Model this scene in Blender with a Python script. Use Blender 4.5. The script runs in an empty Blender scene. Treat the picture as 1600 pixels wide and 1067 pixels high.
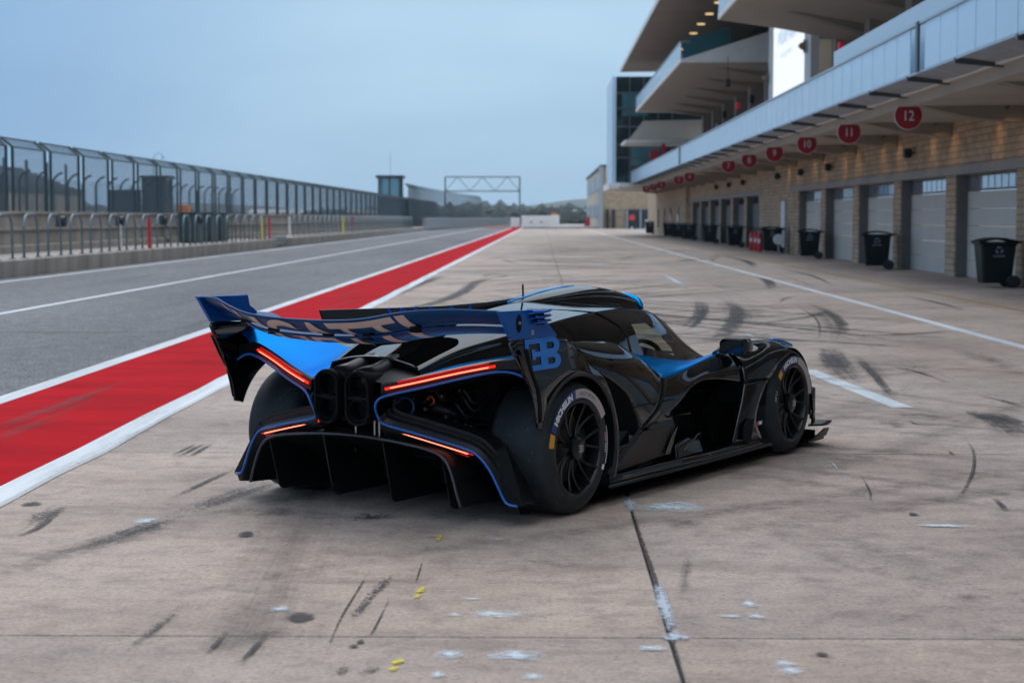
import bpy, bmesh, math, random
from mathutils import Vector, Matrix
random.seed(7)
R = math.radians
scene = bpy.context.scene
C = scene.collection

# ------------------------------------------------------------------ camera
cam_d = bpy.data.cameras.new('camera')
cam = bpy.data.objects.new('camera', cam_d)
C.objects.link(cam)
CAM_H, F_PX, HOR, VPX = 1.525, 2750.0, 340.5, 847.0
cam.location = (0, 0, CAM_H)
cam.rotation_euler = (R(90 - 4.015), 0, R(0.979))
cam_d.sensor_width = 36
cam_d.lens = F_PX / 1600 * 36
cam_d.clip_end = 12000
cam_d.dof.use_dof = True
cam_d.dof.focus_distance = 9.3
cam_d.dof.aperture_fstop = 3.7
scene.camera = cam

# ------------------------------------------------------------------ sky, sun, exposure
SUN_EL, SUN_AZ = R(50), R(-35)          # a veiled sun high behind the cloud
w = bpy.data.worlds.new('World')
scene.world = w
w.use_nodes = True
nt = w.node_tree
nt.nodes.clear()
out = nt.nodes.new('ShaderNodeOutputWorld')
bg = nt.nodes.new('ShaderNodeBackground')
sky = nt.nodes.new('ShaderNodeTexSky')
sky.sky_type = 'NISHITA'
sky.sun_disc = False
sky.sun_elevation = SUN_EL
sky.sun_rotation = SUN_AZ
sky.air_density = 1.2
sky.dust_density = 4
geo = nt.nodes.new('ShaderNodeTexCoord')
mp = nt.nodes.new('ShaderNodeMapping')
mp.inputs['Scale'].default_value = (1.0, 1.0, 3.2)
mp.inputs['Location'].default_value = (.3, .2, .4)
nz = nt.nodes.new('ShaderNodeTexNoise')
nz.inputs['Scale'].default_value = 3.2
nz.inputs['Detail'].default_value = 5
nz.inputs['Roughness'].default_value = .45
nz.inputs['Distortion'].default_value = .35
sp = nt.nodes.new('ShaderNodeSeparateXYZ')
cr = nt.nodes.new('ShaderNodeValToRGB')       # an overcast dome: blue-grey low down, whiter and three times as bright overhead
for k_ in range(2): cr.color_ramp.elements.new(.5)
for e_, (p_, c_) in zip(cr.color_ramp.elements, ((.0, (3.75, 5.65, 7.45)), (.22, (4.3, 6.2, 8.0)), (.55, (9.5, 10.6, 11.6)), (1.0, (14.5, 14.9, 15.4)))):
    e_.position = p_; e_.color = (*c_, 1)
cl = nt.nodes.new('ShaderNodeValToRGB')       # soft cloud banks
cl.color_ramp.elements[0].position = .30; cl.color_ramp.elements[0].color = (.80, .845, .89, 1)
cl.color_ramp.elements[1].position = .70; cl.color_ramp.elements[1].color = (1.10, 1.08, 1.06, 1)
bk = nt.nodes.new('ShaderNodeMapRange')       # the heavier bank over the left of the track
bk.inputs['From Min'].default_value = -.38; bk.inputs['From Max'].default_value = -.06
bk.inputs['To Min'].default_value = .0; bk.inputs['To Max'].default_value = 1.0
bk.interpolation_type = 'SMOOTHSTEP'
m1 = nt.nodes.new('ShaderNodeMix'); m1.data_type = 'RGBA'; m1.blend_type = 'MULTIPLY'; m1.inputs['Factor'].default_value = 1
m2 = nt.nodes.new('ShaderNodeMix'); m2.data_type = 'RGBA'; m2.blend_type = 'MULTIPLY'; m2.inputs['Factor'].default_value = 1
mx = nt.nodes.new('ShaderNodeMix')
mx.data_type = 'RGBA'
mx.inputs['Factor'].default_value = .94      # the cloud deck hides nearly all of the clear sky
L_ = nt.links.new
L_(geo.outputs['Generated'], mp.inputs['Vector']); L_(mp.outputs['Vector'], nz.inputs['Vector'])
L_(geo.outputs['Generated'], sp.inputs[0]); L_(sp.outputs['Z'], cr.inputs['Fac']); L_(sp.outputs['X'], bk.inputs['Value'])
L_(nz.outputs['Fac'], cl.inputs['Fac'])
L_(cr.outputs['Color'], m1.inputs[6]); L_(cl.outputs['Color'], m1.inputs[7])
bc = nt.nodes.new('ShaderNodeValToRGB'); bc.color_ramp.elements[0].color = (.50, .66, .84, 1); bc.color_ramp.elements[1].color = (1, 1, 1, 1)
L_(bk.outputs[0], bc.inputs['Fac']); L_(m1.outputs[2], m2.inputs[6]); L_(bc.outputs['Color'], m2.inputs[7])
L_(sky.outputs['Color'], mx.inputs[6]); L_(m2.outputs[2], mx.inputs[7])
L_(mx.outputs[2], bg.inputs['Color'])
bg.inputs['Strength'].default_value = .116
L_(bg.outputs['Background'], out.inputs['Surface'])
sun_d = bpy.data.lights.new('sun', 'SUN')
sun_d.energy = 1.0
sun_d.angle = R(28)
sun_d.color = (1.0, .95, .88)
sun = bpy.data.objects.new('sun', sun_d)
C.objects.link(sun)
sun.rotation_euler = (R(90) - SUN_EL, 0, math.pi - SUN_AZ)
scene.view_settings.view_transform = 'Standard'
scene.view_settings.look = 'None'
scene.view_settings.exposure = 0.0
scene.view_settings.gamma = 1
scene.cycles.max_bounces = 8
scene.cycles.transparent_max_bounces = 24
scene.cycles.use_denoising = True

# ------------------------------------------------------------------ helpers
def G(px, py, z=0.0):
    """the point of the level z that the photograph shows at pixel px, py"""
    k = (CAM_H - z) / (py - HOR)
    return Vector(((px - VPX) * k, F_PX * k, z))

class MB:
    def __init__(s): s.v = []; s.f = []; s.uv = None
    def box(s, x0, x1, y0, y1, z0, z1):
        b = len(s.v)
        s.v += [(x0,y0,z0),(x1,y0,z0),(x1,y1,z0),(x0,y1,z0),(x0,y0,z1),(x1,y0,z1),(x1,y1,z1),(x0,y1,z1)]
        s.f += [tuple(b+i for i in q) for q in ((0,3,2,1),(4,5,6,7),(0,1,5,4),(1,2,6,5),(2,3,7,6),(3,0,4,7))]
        return s
    def prism(s, poly, d):
        """closed planar polygon (3-D points) pushed by the vector d"""
        b = len(s.v); n = len(poly); d = Vector(d)
        s.v += [tuple(Vector(p)) for p in poly] + [tuple(Vector(p)+d) for p in poly]
        s.f.append(tuple(b+n-1-i for i in range(n))); s.f.append(tuple(b+n+i for i in range(n)))
        for i in range(n):
            j = (i+1) % n
            s.f.append((b+i, b+j, b+n+j, b+n+i))
        return s
    def tube(s, path, r, n=8, closed=False):
        P = [Vector(p) for p in path]; m = len(P); b = len(s.v)
        rr = r if isinstance(r, (list, tuple)) else [r]*m
        up = None
        for i, p in enumerate(P):
            if closed: t = P[(i+1) % m] - P[i-1]
            else: t = P[min(i+1, m-1)] - P[max(i-1, 0)]
            t.normalize()
            if up is None:
                up = Vector((0,0,1)) if abs(t.z) < .9 else Vector((1,0,0))
            a = t.cross(up)
            if a.length < 1e-6: a = t.cross(Vector((0,1,0)))
            a.normalize(); up = a.cross(t).normalized()
            for k in range(n):
                w_ = 2*math.pi*(k+.5)/n
                s.v.append(tuple(p + rr[i]*(math.cos(w_)*a + math.sin(w_)*up)))
        for i in range(m if closed else m-1):
            i2 = (i+1) % m
            for k in range(n):
                k2 = (k+1) % n
                s.f.append((b+i*n+k, b+i*n+k2, b+i2*n+k2, b+i2*n+k))
        if not closed:
            s.f.append(tuple(b+k for k in reversed(range(n))))
            s.f.append(tuple(b+(m-1)*n+k for k in range(n)))
        return s
    def lathe(s, prof, n=48, axis='y', c=(0,0,0), close=False):
        """profile of (axial, radius) pairs turned round an axis"""
        b = len(s.v); m = len(prof)
        for i in range(n):
            t = 2*math.pi*i/n; cc, ss = math.cos(t), math.sin(t)
            for a, r in prof:
                if axis == 'y': q = (r*cc, a, r*ss)
                elif axis == 'z': q = (r*cc, r*ss, a)
                else: q = (a, r*cc, r*ss)
                s.v.append((q[0]+c[0], q[1]+c[1], q[2]+c[2]))
        for i in range(n):
            i2 = (i+1) % n
            for k in range(m if close else m-1):
                k2 = (k+1) % m
                s.f.append((b+i*m+k, b+i*m+k2, b+i2*m+k2, b+i2*m+k))
        return s
    def grid(s, rows, flip=False):
        b = len(s.v); m = len(rows[0])
        for r in rows: s.v += [tuple(p) for p in r]
        for i in range(len(rows)-1):
            for k in range(m-1):
                q = (b+i*m+k, b+i*m+k+1, b+(i+1)*m+k+1, b+(i+1)*m+k)
                s.f.append(q[::-1] if flip else q)
        return s
    def mesh(s, name, mat=None, smooth=False):
        me = bpy.data.meshes.new(name)
        me.from_pydata(s.v, [], s.f)
        if s.uv:
            l = me.uv_layers.new(name='UVMap')
            for lp in me.loops: l.data[lp.index].uv = s.uv[lp.vertex_index]
        if mat: me.materials.append(mat)
        if smooth:
            for p in me.polygons: p.use_smooth = True
        me.update()
        return me
    def build(s, name, mat, parent=None, smooth=False, loc=None, bevel=0, solid=0, auto=None, recalc=True):
        me = s.mesh(name, mat, smooth)
        if recalc:
            bm = bmesh.new(); bm.from_mesh(me)
            bmesh.ops.recalc_face_normals(bm, faces=bm.faces)
            bm.to_mesh(me); bm.free()
        o = link(name, me, parent, loc)
        if solid:
            m = o.modifiers.new('solid', 'SOLIDIFY'); m.thickness = solid; m.offset = 0
        if bevel:
            m = o.modifiers.new('bevel', 'BEVEL'); m.width = bevel; m.segments = 2; m.limit_method = 'ANGLE'; m.angle_limit = R(40)
        if auto is not None:
            me.set_sharp_from_angle(angle=R(auto))
        return o

def link(name, me, parent=None, loc=None):
    o = bpy.data.objects.new(name, me); C.objects.link(o)
    if parent: o.parent = parent
    if loc: o.location = loc
    return o
def empty(name, loc=(0,0,0), rz=0, parent=None):
    o = bpy.data.objects.new(name, None); C.objects.link(o)
    o.location = loc; o.rotation_euler = (0, 0, rz); o.empty_display_size = .2
    if parent: o.parent = parent
    return o
def tag(o, label=None, cat=None, group=None, kind=None):
    for k, v in (('label', label), ('category', cat), ('group', group), ('kind', kind)):
        if v: o[k] = v
    return o
def copy_tree(o, parent=None):
    c = o.copy(); C.objects.link(c)
    if parent: c.parent = parent
    for ch in list(o.children): copy_tree(ch, c)
    return c

# ------------------------------------------------------------------ materials
def mat(name, col, rough=.6, metal=0, spec=.5, coat=0, emit=None, estr=0, var=0, vscale=3, bump=0, bscale=40, alpha=None, col2=None, stretch=None, obj=False):
    m = bpy.data.materials.new(name); m.use_nodes = True
    n = m.node_tree; b = n.nodes['Principled BSDF']
    b.inputs['Base Color'].default_value = (*col, 1)
    b.inputs['Roughness'].default_value = rough
    b.inputs['Metallic'].default_value = metal
    b.inputs['Specular IOR Level'].default_value = spec
    b.inputs['Coat Weight'].default_value = coat
    b.inputs['Coat Roughness'].default_value = .02
    if emit:
        b.inputs['Emission Color'].default_value = (*emit, 1); b.inputs['Emission Strength'].default_value = estr
    if var or bump:
        if obj:
            tc = n.nodes.new('ShaderNodeTexCoord'); vec = tc.outputs['Object']
        else:
            tc = n.nodes.new('ShaderNodeNewGeometry'); vec = tc.outputs['Position']
        if stretch:
            mpn = n.nodes.new('ShaderNodeMapping'); mpn.inputs['Scale'].default_value = stretch
            n.links.new(vec, mpn.inputs['Vector']); vec = mpn.outputs['Vector']
    if var:
        t = n.nodes.new('ShaderNodeTexNoise'); t.inputs['Scale'].default_value = vscale
        t.inputs['Detail'].default_value = 6; t.inputs['Roughness'].default_value = .65
        n.links.new(vec, t.inputs['Vector'])
        r = n.nodes.new('ShaderNodeValToRGB')
        c2 = col2 or tuple(min(1, c*(1+var)) for c in col)
        c1 = tuple(c*(1-var) for c in col)
        r.color_ramp.elements[0].position = .3; r.color_ramp.elements[0].color = (*c1, 1)
        r.color_ramp.elements[1].position = .7; r.color_ramp.elements[1].color = (*c2, 1)
        n.links.new(t.outputs['Fac'], r.inputs['Fac']); n.links.new(r.outputs['Color'], b.inputs['Base Color'])
    if bump:
        t2 = n.nodes.new('ShaderNodeTexNoise'); t2.inputs['Scale'].default_value = bscale; t2.inputs['Detail'].default_value = 4
        n.links.new(vec, t2.inputs['Vector'])
        bp = n.nodes.new('ShaderNodeBump'); bp.inputs['Strength'].default_value = bump; bp.inputs['Distance'].default_value = .01
        n.links.new(t2.outputs['Fac'], bp.inputs['Height']); n.links.new(bp.outputs['Normal'], b.inputs['Normal'])
    return m

class NG:
    """tiny node-graph helper"""
    def __init__(s, m): s.t = m.node_tree; s.b = s.t.nodes.get('Principled BSDF')
    def n(s, typ, **kw):
        x = s.t.nodes.new('ShaderNode' + typ)
        for k, v in kw.items():
            if k[0] == '_': setattr(x, k[1:], v)
            else: x.inputs[k.replace('0', ' ')].default_value = v
        return x
    def l(s, a, b): s.t.links.new(a, b)
    def noise(s, vec, scale, detail=4, rough=.6, stretch=None, dist=0):
        if stretch:
            m = s.n('Mapping'); m.inputs['Scale'].default_value = stretch; s.l(vec, m.inputs['Vector']); vec = m.outputs['Vector']
        x = s.n('TexNoise'); x.inputs['Scale'].default_value = scale; x.inputs['Detail'].default_value = detail
        x.inputs['Roughness'].default_value = rough; x.inputs['Distortion'].default_value = dist
        s.l(vec, x.inputs['Vector']); return x.outputs['Fac']
    def ramp(s, fac, stops):
        r = s.n('ValToRGB'); e = r.color_ramp.elements
        while len(e) < len(stops): e.new(.5)
        for i, (p, c) in enumerate(stops):
            e[i].position = p; e[i].color = (*c, 1) if isinstance(c, tuple) else (c, c, c, 1)
        s.l(fac, r.inputs['Fac']); return r.outputs['Color']
    def mix(s, fac, a, b, mode='MIX'):
        x = s.n('Mix'); x.data_type = 'RGBA'; x.blend_type = mode
        for i, q in ((0, fac), (6, a), (7, b)):
            if isinstance(q, (int, float)): x.inputs[i].default_value = q if i == 0 else (q, q, q, 1)
            elif isinstance(q, tuple): x.inputs[i].default_value = (*q, 1)
            else: s.l(q, x.inputs[i])
        return x.outputs[2]
    def math(s, op, a, b=0.0, clamp=False):
        x = s.n('Math'); x.operation = op; x.use_clamp = clamp
        for i, q in ((0, a), (1, b)):
            if isinstance(q, (int, float)): x.inputs[i].default_value = q
            else: s.l(q, x.inputs[i])
        return x.outputs[0]
    def bump(s, h, strength=.3, dist=.01):
        x = s.n('Bump'); x.inputs['Strength'].default_value = strength; x.inputs['Distance'].default_value = dist
        s.l(h, x.inputs['Height']); s.l(x.outputs['Normal'], s.b.inputs['Normal'])

def concrete_slab_mat():
    m = mat('slab_concrete', (.33, .27, .245), .78, spec=.18)
    g = NG(m); pos = g.n('NewGeometry').outputs['Position']; oi = g.n('ObjectInfo').outputs['Random']
    big = g.noise(pos, .35, 5, .6)
    streak = g.noise(pos, 1.0, 6, .7, stretch=(.9, 9, 1))
    fine = g.noise(pos, 1.0, 4, .8, stretch=(14, 70, 1))
    speck = g.noise(pos, 48, 4, .75)
    mott = g.noise(pos, 6.5, 5, .7, dist=.4)
    c = g.ramp(big, [(.25, (.285, .225, .194)), (.5, (.430, .346, .301)), (.78, (.535, .440, .388))])
    c = g.mix(.26, c, g.ramp(streak, [(.28, (.42, .40, .39)), (.5, (.92, .90, .88)), (.74, (1.30, 1.28, 1.25))]), 'MULTIPLY')
    c = g.mix(.22, c, g.ramp(fine, [(.3, .66), (.6, 1.18)]), 'MULTIPLY')
    patch = g.noise(pos, 1.0, 6, .72, stretch=(1.1, 1.6, 1), dist=.6)
    c = g.mix(.8, c, g.ramp(patch, [(.30, (.62, .60, .60)), (.46, (.97, .96, .95)), (.62, (1.06, 1.05, 1.03)), (.75, (1.2, 1.16, 1.12))]), 'MULTIPLY')
    c = g.mix(.95, c, g.ramp(speck, [(.30, .40), (.44, .95), (.58, 1.04), (.70, 1.4)]), 'MULTIPLY')
    c = g.mix(.75, c, g.ramp(mott, [(.30, (.66, .66, .68)), (.48, (1, 1, 1)), (.70, (1.2, 1.18, 1.15))]), 'MULTIPLY')
    tint = g.ramp(oi, [(0, (.92, .93, .95)), (.5, (1, 1, 1)), (1, (1.07, 1.04, 1.0))])
    c = g.mix(1, c, tint, 'MULTIPLY')
    # scattered dark oil and rubber specks
    v = g.n('TexVoronoi'); v.inputs['Scale'].default_value = 1.7
    mpn = g.n('Mapping'); mpn.inputs['Scale'].default_value = (1, 2.0, 1); g.l(pos, mpn.inputs['Vector']); g.l(mpn.outputs['Vector'], v.inputs['Vector'])
    d = g.math('ADD', v.outputs['Distance'], g.math('MULTIPLY', g.noise(pos, 13, 3), .22))
    c = g.mix(g.ramp(d, [(.13, .5), (.19, 0.0)]), c, (.10, .088, .085))
    g.l(c, g.b.inputs['Base Color'])
    g.l(g.ramp(streak, [(.3, .62), (.7, .85)]), g.b.inputs['Roughness'])
    g.bump(g.math('ADD', g.math('MULTIPLY', fine, .6), speck), .25, .004)
    return m
M_slab = concrete_slab_mat()

def asphalt_mat():
    m = mat('asphalt', (.12, .115, .118), .9, spec=.12)
    g = NG(m); pos = g.n('NewGeometry').outputs['Position']
    big = g.noise(pos, .12, 5, .6, stretch=(2.2, .5, 1))
    sp = g.noise(pos, 38, 3, .8)
    c = g.ramp(big, [(.3, (.135, .133, .140)), (.7, (.205, .20, .205))])
    c = g.mix(.9, c, g.ramp(sp, [(.34, .28), (.5, 1.0), (.66, 2.1)]), 'MULTIPLY')
    c = g.mix(.8, c, g.ramp(g.noise(pos, 3.0, 6, .75, stretch=(1.5, .8, 1)), [(.3, .68), (.5, 1.0), (.7, 1.3)]), 'MULTIPLY')
    g.l(c, g.b.inputs['Base Color']); g.bump(sp, .5, .01)
    return m
M_asph = asphalt_mat()

def paint_mat(name, col, wear, streak_dir=(3, .25, 1), rough=.6, wearcol=(.2, .19, .19)):
    m = mat(name, col, rough, spec=.12)
    g = NG(m); pos = g.n('NewGeometry').outputs['Position']
    st = g.noise(pos, 1.0, 6, .7, stretch=streak_dir)
    fine = g.noise(pos, 38, 4, .7)
    c = g.mix(g.ramp(st, [(.32, .6), (.60, 0.0)]), col, tuple(q*.45 for q in col))
    c = g.mix(g.ramp(g.math('ADD', g.math('MULTIPLY', fine, .6), g.math('MULTIPLY', st, .4)), [(wear-.06, .8), (wear, 0.0)]), c, wearcol)
    g.l(c, g.b.inputs['Base Color']); g.bump(fine, .5, .008)
    return m
M_red = paint_mat('red_paint', (.50, .007, .013), .38, (.5, 1.6, 1), .7, (.20, .02, .025))
M_red.node_tree.nodes['Principled BSDF'].inputs['Specular IOR Level'].default_value = .02
M_white = paint_mat('white_line_paint', (.72, .74, .76), .37)
M_whiteworn = paint_mat('worn_white_paint', (.74, .76, .78), .43)
M_yline = paint_mat('yellow_line_paint', (.42, .27, .08), .45, wearcol=(.3, .25, .22))
M_joint = mat('joint_sealant', (.035, .03, .03), .8)
M_kerbconc = mat('wall_concrete', (.26, .235, .21), .85, var=.35, vscale=1.3, bump=.3, bscale=20, stretch=(1, 1, .25))
M_plat = mat('platform_concrete', (.36, .32, .30), .85, var=.2, vscale=.8, bump=.2)
M_galv = mat('galvanised_steel', (.17, .22, .26), .45, .7, var=.2, vscale=6)
M_fence = mat('fence_steel', (.055, .085, .095), .5, .5, var=.2, vscale=2)
M_wire = mat('fence_wire', (.10, .125, .15), .5, .6)
M_rail = mat('guard_rail_steel', (.30, .34, .37), .4, .7, var=.2, vscale=1.5)
M_redp = mat('red_plastic', (.55, .02, .03), .45)
M_yel = mat('yellow_plastic', (.75, .62, .02), .45)
M_wht = mat('white_plastic', (.7, .72, .74), .45)
M_blk = mat('black_plastic', (.012, .018, .02), .5)
M_org = mat('orange_plastic', (.75, .22, .04), .5)
M_dgr = mat('dark_cabinet', (.03, .055, .06), .5)
M_beige = mat('painted_concrete', (.42, .37, .315), .8, var=.10, vscale=.5)
M_beam = mat('beam_concrete', (.31, .27, .23), .8, var=.10, vscale=.5)
M_whc = mat('white_concrete', (.76, .75, .72), .7, var=.08, vscale=.8)
M_alu = mat('aluminium', (.42, .44, .46), .35, .8)
M_dkal = mat('dark_aluminium', (.10, .12, .135), .4, .7)
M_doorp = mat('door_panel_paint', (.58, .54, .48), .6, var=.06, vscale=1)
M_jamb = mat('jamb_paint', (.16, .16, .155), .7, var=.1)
M_cream = mat('cream_render', (.55, .47, .36), .8, var=.08)
def glassy(name, col, rough=.05, trans=.0, tcol=(.8, .9, .95)):
    m = mat(name, col, rough, 0, .6)
    if trans:
        g = NG(m); t = g.n('BsdfTransparent'); t.inputs['Color'].default_value = (*tcol, 1)
        x = g.n('MixShader'); x.inputs[0].default_value = trans
        o = [q for q in g.t.nodes if q.type == 'OUTPUT_MATERIAL'][0]
        g.l(g.b.outputs[0], x.inputs[1]); g.l(t.outputs[0], x.inputs[2]); g.l(x.outputs[0], o.inputs['Surface'])
    return m
M_frost = glassy('frosted_balcony_glass', (.62, .80, .94), .18, .28)
M_towerglass = glassy('tower_glass', (.10, .26, .30), .06, .45, (.75, .9, .95))
M_lintel = mat('grey_lintel', (.30, .285, .265), .7, var=.08)
M_dkglass = glassy('dark_window_glass', (.008, .022, .028), .06)
M_tealglass = glassy('teal_window_glass', (.05, .16, .19), .06, .25)
M_paneg = glassy('door_pane_glass', (.10, .13, .16), .03)
M_paneg.node_tree.nodes['Principled BSDF'].inputs['Metallic'].default_value = .55
M_paneg.node_tree.nodes['Principled BSDF'].inputs['Base Color'].default_value = (.45, .5, .55, 1)

def stone_mat():
    m = mat('limestone_blocks', (.36, .27, .19), .85)
    g = NG(m); pos = g.n('NewGeometry').outputs['Position']
    sep = g.n('SeparateXYZ'); g.l(pos, sep.inputs[0])
    com = g.n('CombineXYZ'); g.l(g.math('ADD', sep.outputs[0], sep.outputs[1]), com.inputs[0]); g.l(sep.outputs[2], com.inputs[1])
    b = g.n('TexBrick'); b.inputs['Scale'].default_value = 1; b.inputs['Brick Width'].default_value = .55; b.inputs['Row Height'].default_value = .16
    b.inputs['Mortar Size'].default_value = .012; b.inputs['Bias'].default_value = 0
    b.inputs['Color1'].default_value = (.55, .40, .265, 1); b.inputs['Color2'].default_value = (.42, .305, .20, 1); b.inputs['Mortar'].default_value = (.2, .16, .12, 1)
    g.l(com.outputs[0], b.inputs['Vector'])
    c = g.mix(.6, b.outputs['Color'], g.ramp(g.noise(pos, 2.2, 5), [(.3, .7), (.7, 1.3)]), 'MULTIPLY')
    g.l(c, g.b.inputs['Base Color']); g.bump(b.outputs['Fac'], -.3, .02)
    return m
M_stone = stone_mat()
def emis(name, col, s):
    m = mat(name, (.02, .02, .02), .5, emit=col, estr=s); return m
M_screen = emis('lit_screen', (.92, .97, 1.0), 1.0)
M_lampw = emis('warm_lamp', (1.0, .72, .33), 1.0)
# ================================================================== THE SETTING
# ---------------------------------------------------------------- terrain
g_ = MB(); g_.grid([[(-3000, y, -.30), (-600, y, -.30), (-17, y, -.30), (20, y, -.30), (600, y, -.30), (3000, y, -.30)] for y in (-800, -50, 200, 900, 4000)])
M_grass = mat('dry_grass', (.20, .17, .10), .95, var=.35, vscale=.05, col2=(.30, .25, .17))
tag(g_.build('ground', M_grass), kind='structure')

# ---------------------------------------------------------------- pit lane
pl = MB(); pl.box(-13.6, -3.0, -60, 330, -.28, -.006)
PIT = tag(pl.build('pit_lane', M_asph), kind='structure')
def sheet(name, m, x0, x1, y0, y1, z, parent):
    s = MB(); s.box(x0, x1, y0, y1, z-.004, z); return s.build(name, m, parent)
sheet('white_line', M_white, -8.72, -8.56, -40, 300, .002, PIT)
sheet('white_line', M_white, -12.95, -12.77, -40, 300, .002, PIT)
sheet('white_line', M_white, -4.62, -4.43, -40, 272, .008, PIT)
sheet('red_strip', M_red, -4.43, -3.06, -40, 272, .004, PIT)
sheet('red_strip', M_red, -9.4, -3.06, 272.02, 292, .005, PIT)
sheet('drain_slot', M_joint, -12.7, -5.6, 23.58, 23.64, .001, PIT)
sheet('drain_edge', M_plat, -12.7, -5.6, 23.50, 23.578, .002, PIT)
wl = MB()                                                # thick ragged paint line along the slabs
rows = []
for i in range(321):
    y = -30 + i * (1.0 if i > 60 else .5) if i <= 60 else 0 + (i-60)*1.03
    j1, j2 = random.uniform(-.012, .012), random.uniform(-.02, .02)
    rows.append([(-3.06+j1, y, .004), (-3.05+j1, y, .016), (-2.87+j2, y, .016), (-2.85+j2, y, .0035)])
wl.grid(rows); wl.build('white_line', M_whiteworn, PIT)

# ---------------------------------------------------------------- concrete apron made of slabs
ap = MB(); ap.box(-3.0, 10.72, -60, 275, -.28, -.02)
APRON = tag(ap.build('pit_apron', M_joint), kind='structure')
PITCH, Y0 = 5.03, 6.33
xs = [-3.0, .47, 3.9, 7.3, 10.72]
slab_me = {}
for k in range(4):
    wd = xs[k+1]-xs[k]-.014
    s = MB(); L = PITCH-.016
    b = .006
    s.v = [(-wd/2, -L/2, -.03), (wd/2, -L/2, -.03), (wd/2, L/2, -.03), (-wd/2, L/2, -.03),
           (-wd/2, -L/2, -b), (wd/2, -L/2, -b), (wd/2, L/2, -b), (-wd/2, L/2, -b),
           (-wd/2+b, -L/2+b, 0), (wd/2-b, -L/2+b, 0), (wd/2-b, L/2-b, 0), (-wd/2+b, L/2-b, 0)]
    s.f = [(8, 9, 10, 11), (4, 5, 9, 8), (5, 6, 10, 9), (6, 7, 11, 10), (7, 4, 8, 11), (0, 1, 5, 4), (1, 2, 6, 5), (2, 3, 7, 6), (3, 0, 4, 7)]
    slab_me[k] = s.mesh('slab', M_slab)
for j in range(-8, 50):
    for k in range(4):
        o = link('slab', slab_me[k], APRON, ((xs[k]+xs[k+1])/2 + .0005, Y0 + (j-.5)*PITCH, random.uniform(-.0012, 0)))
sheet('white_line', M_white, 5.62, 5.77, 4, 250, .004, APRON)
sheet('yellow_line', M_yline, 7.84, 7.93, 4, 250, .004, APRON)
far = MB(); far.box(-3.0, 30, 275.02, 420, -.28, .05); tag(far.build('far_pavement', M_plat), kind='structure')
rp = MB(); rp.box(10.74, 40, -60, 275, -.28, -.004); tag(rp.build('garage_floor', M_plat), kind='structure')
tr = MB(); tr.box(-34, -17.2, -60, 420, -.28, -.01); tag(tr.build('race_track', M_asph), kind='structure')

# ------------------------------------------------------- marks on the slabs
def decal_mat(name, col, strength, scale=30, lo=.40, hi=.60, stretch=(1, 1, 1), rough=.7, soft=.25):
    m = mat(name, col, rough); g = NG(m)
    pos = g.n('NewGeometry').outputs['Position']
    uv = g.n('UVMap').outputs['UV']; sep = g.n('SeparateXYZ'); g.l(uv, sep.inputs[0])
    def edge(c, s):
        a = g.math('ABSOLUTE', g.math('SUBTRACT', g.math('MULTIPLY', c, 2.0), 1.0))
        return g.ramp(a, [(max(0, 1-s*2), 1.0), (1.0, 0.0)])
    a = g.math('MULTIPLY', edge(sep.outputs[1], soft), edge(sep.outputs[0], .45))
    n1 = g.noise(pos, scale, 5, .75, stretch=stretch)
    # lengthwise streaks along the mark, as a tyre tread lays them
    mp_ = g.n('Mapping'); mp_.inputs['Scale'].default_value = (1.5, 26, 1); g.l(uv, mp_.inputs['Vector'])
    t = g.n('TexNoise'); t.inputs['Scale'].default_value = 1; t.inputs['Detail'].default_value = 4; g.l(mp_.outputs['Vector'], t.inputs['Vector'])
    k = g.math('ADD', g.math('MULTIPLY', n1, .62), g.math('MULTIPLY', t.outputs['Fac'], .38))
    k = g.math('ADD', k, g.math('MULTIPLY', g.math('SUBTRACT', a, 1.0), .22))
    f = g.math('MULTIPLY', g.ramp(k, [(lo, 0.0), (hi, 1.0)]), strength)
    f = g.math('MULTIPLY', f, g.ramp(a, [(0.0, 0.0), (.35, 1.0)]))
    tr_ = g.n('BsdfTransparent'); x = g.n('MixShader')
    o = [q for q in g.t.nodes if q.type == 'OUTPUT_MATERIAL'][0]
    g.l(f, x.inputs[0]); g.l(tr_.outputs[0], x.inputs[1]); g.l(g.b.outputs[0], x.inputs[2]); g.l(x.outputs[0], o.inputs['Surface'])
    return m
M_rub = decal_mat('tyre_rubber', (.04, .04, .044), .8, 42, .43, .56, (1, 1, 1), soft=.35)
M_rubsoft = decal_mat('thin_tyre_rubber', (.05, .048, .05), .62, 7, .34, .66, (1, 1, 1), soft=.45)
M_rubfar = decal_mat('old_tyre_rubber', (.04, .04, .044), .85, 2.2, .30, .58, (1, 1, 1), soft=.45)
M_rubfaint = decal_mat('faint_tyre_rubber', (.06, .056, .056), .38, 9, .30, .75, (1, 1, 1), soft=.5)
M_rubdark = decal_mat('heavy_tyre_rubber', (.035, .035, .04), .86, 6, .30, .54, (1.5, .6, 1), soft=.35)
M_rubline = decal_mat('scraped_rubber', (.03, .03, .032), .9, 30, .34, .54)
M_chalk = decal_mat('chalky_paint', (.66, .74, .80), .92, 15, .30, .52, (1, .8, 1), soft=.5)
M_yspot = decal_mat('yellow_marker_paint', (.75, .60, .02), .92, 30, .34, .50, soft=.45)
M_oil = decal_mat('oil_spot', (.045, .038, .036), .85, 9, .28, .42, soft=.4)
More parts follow.
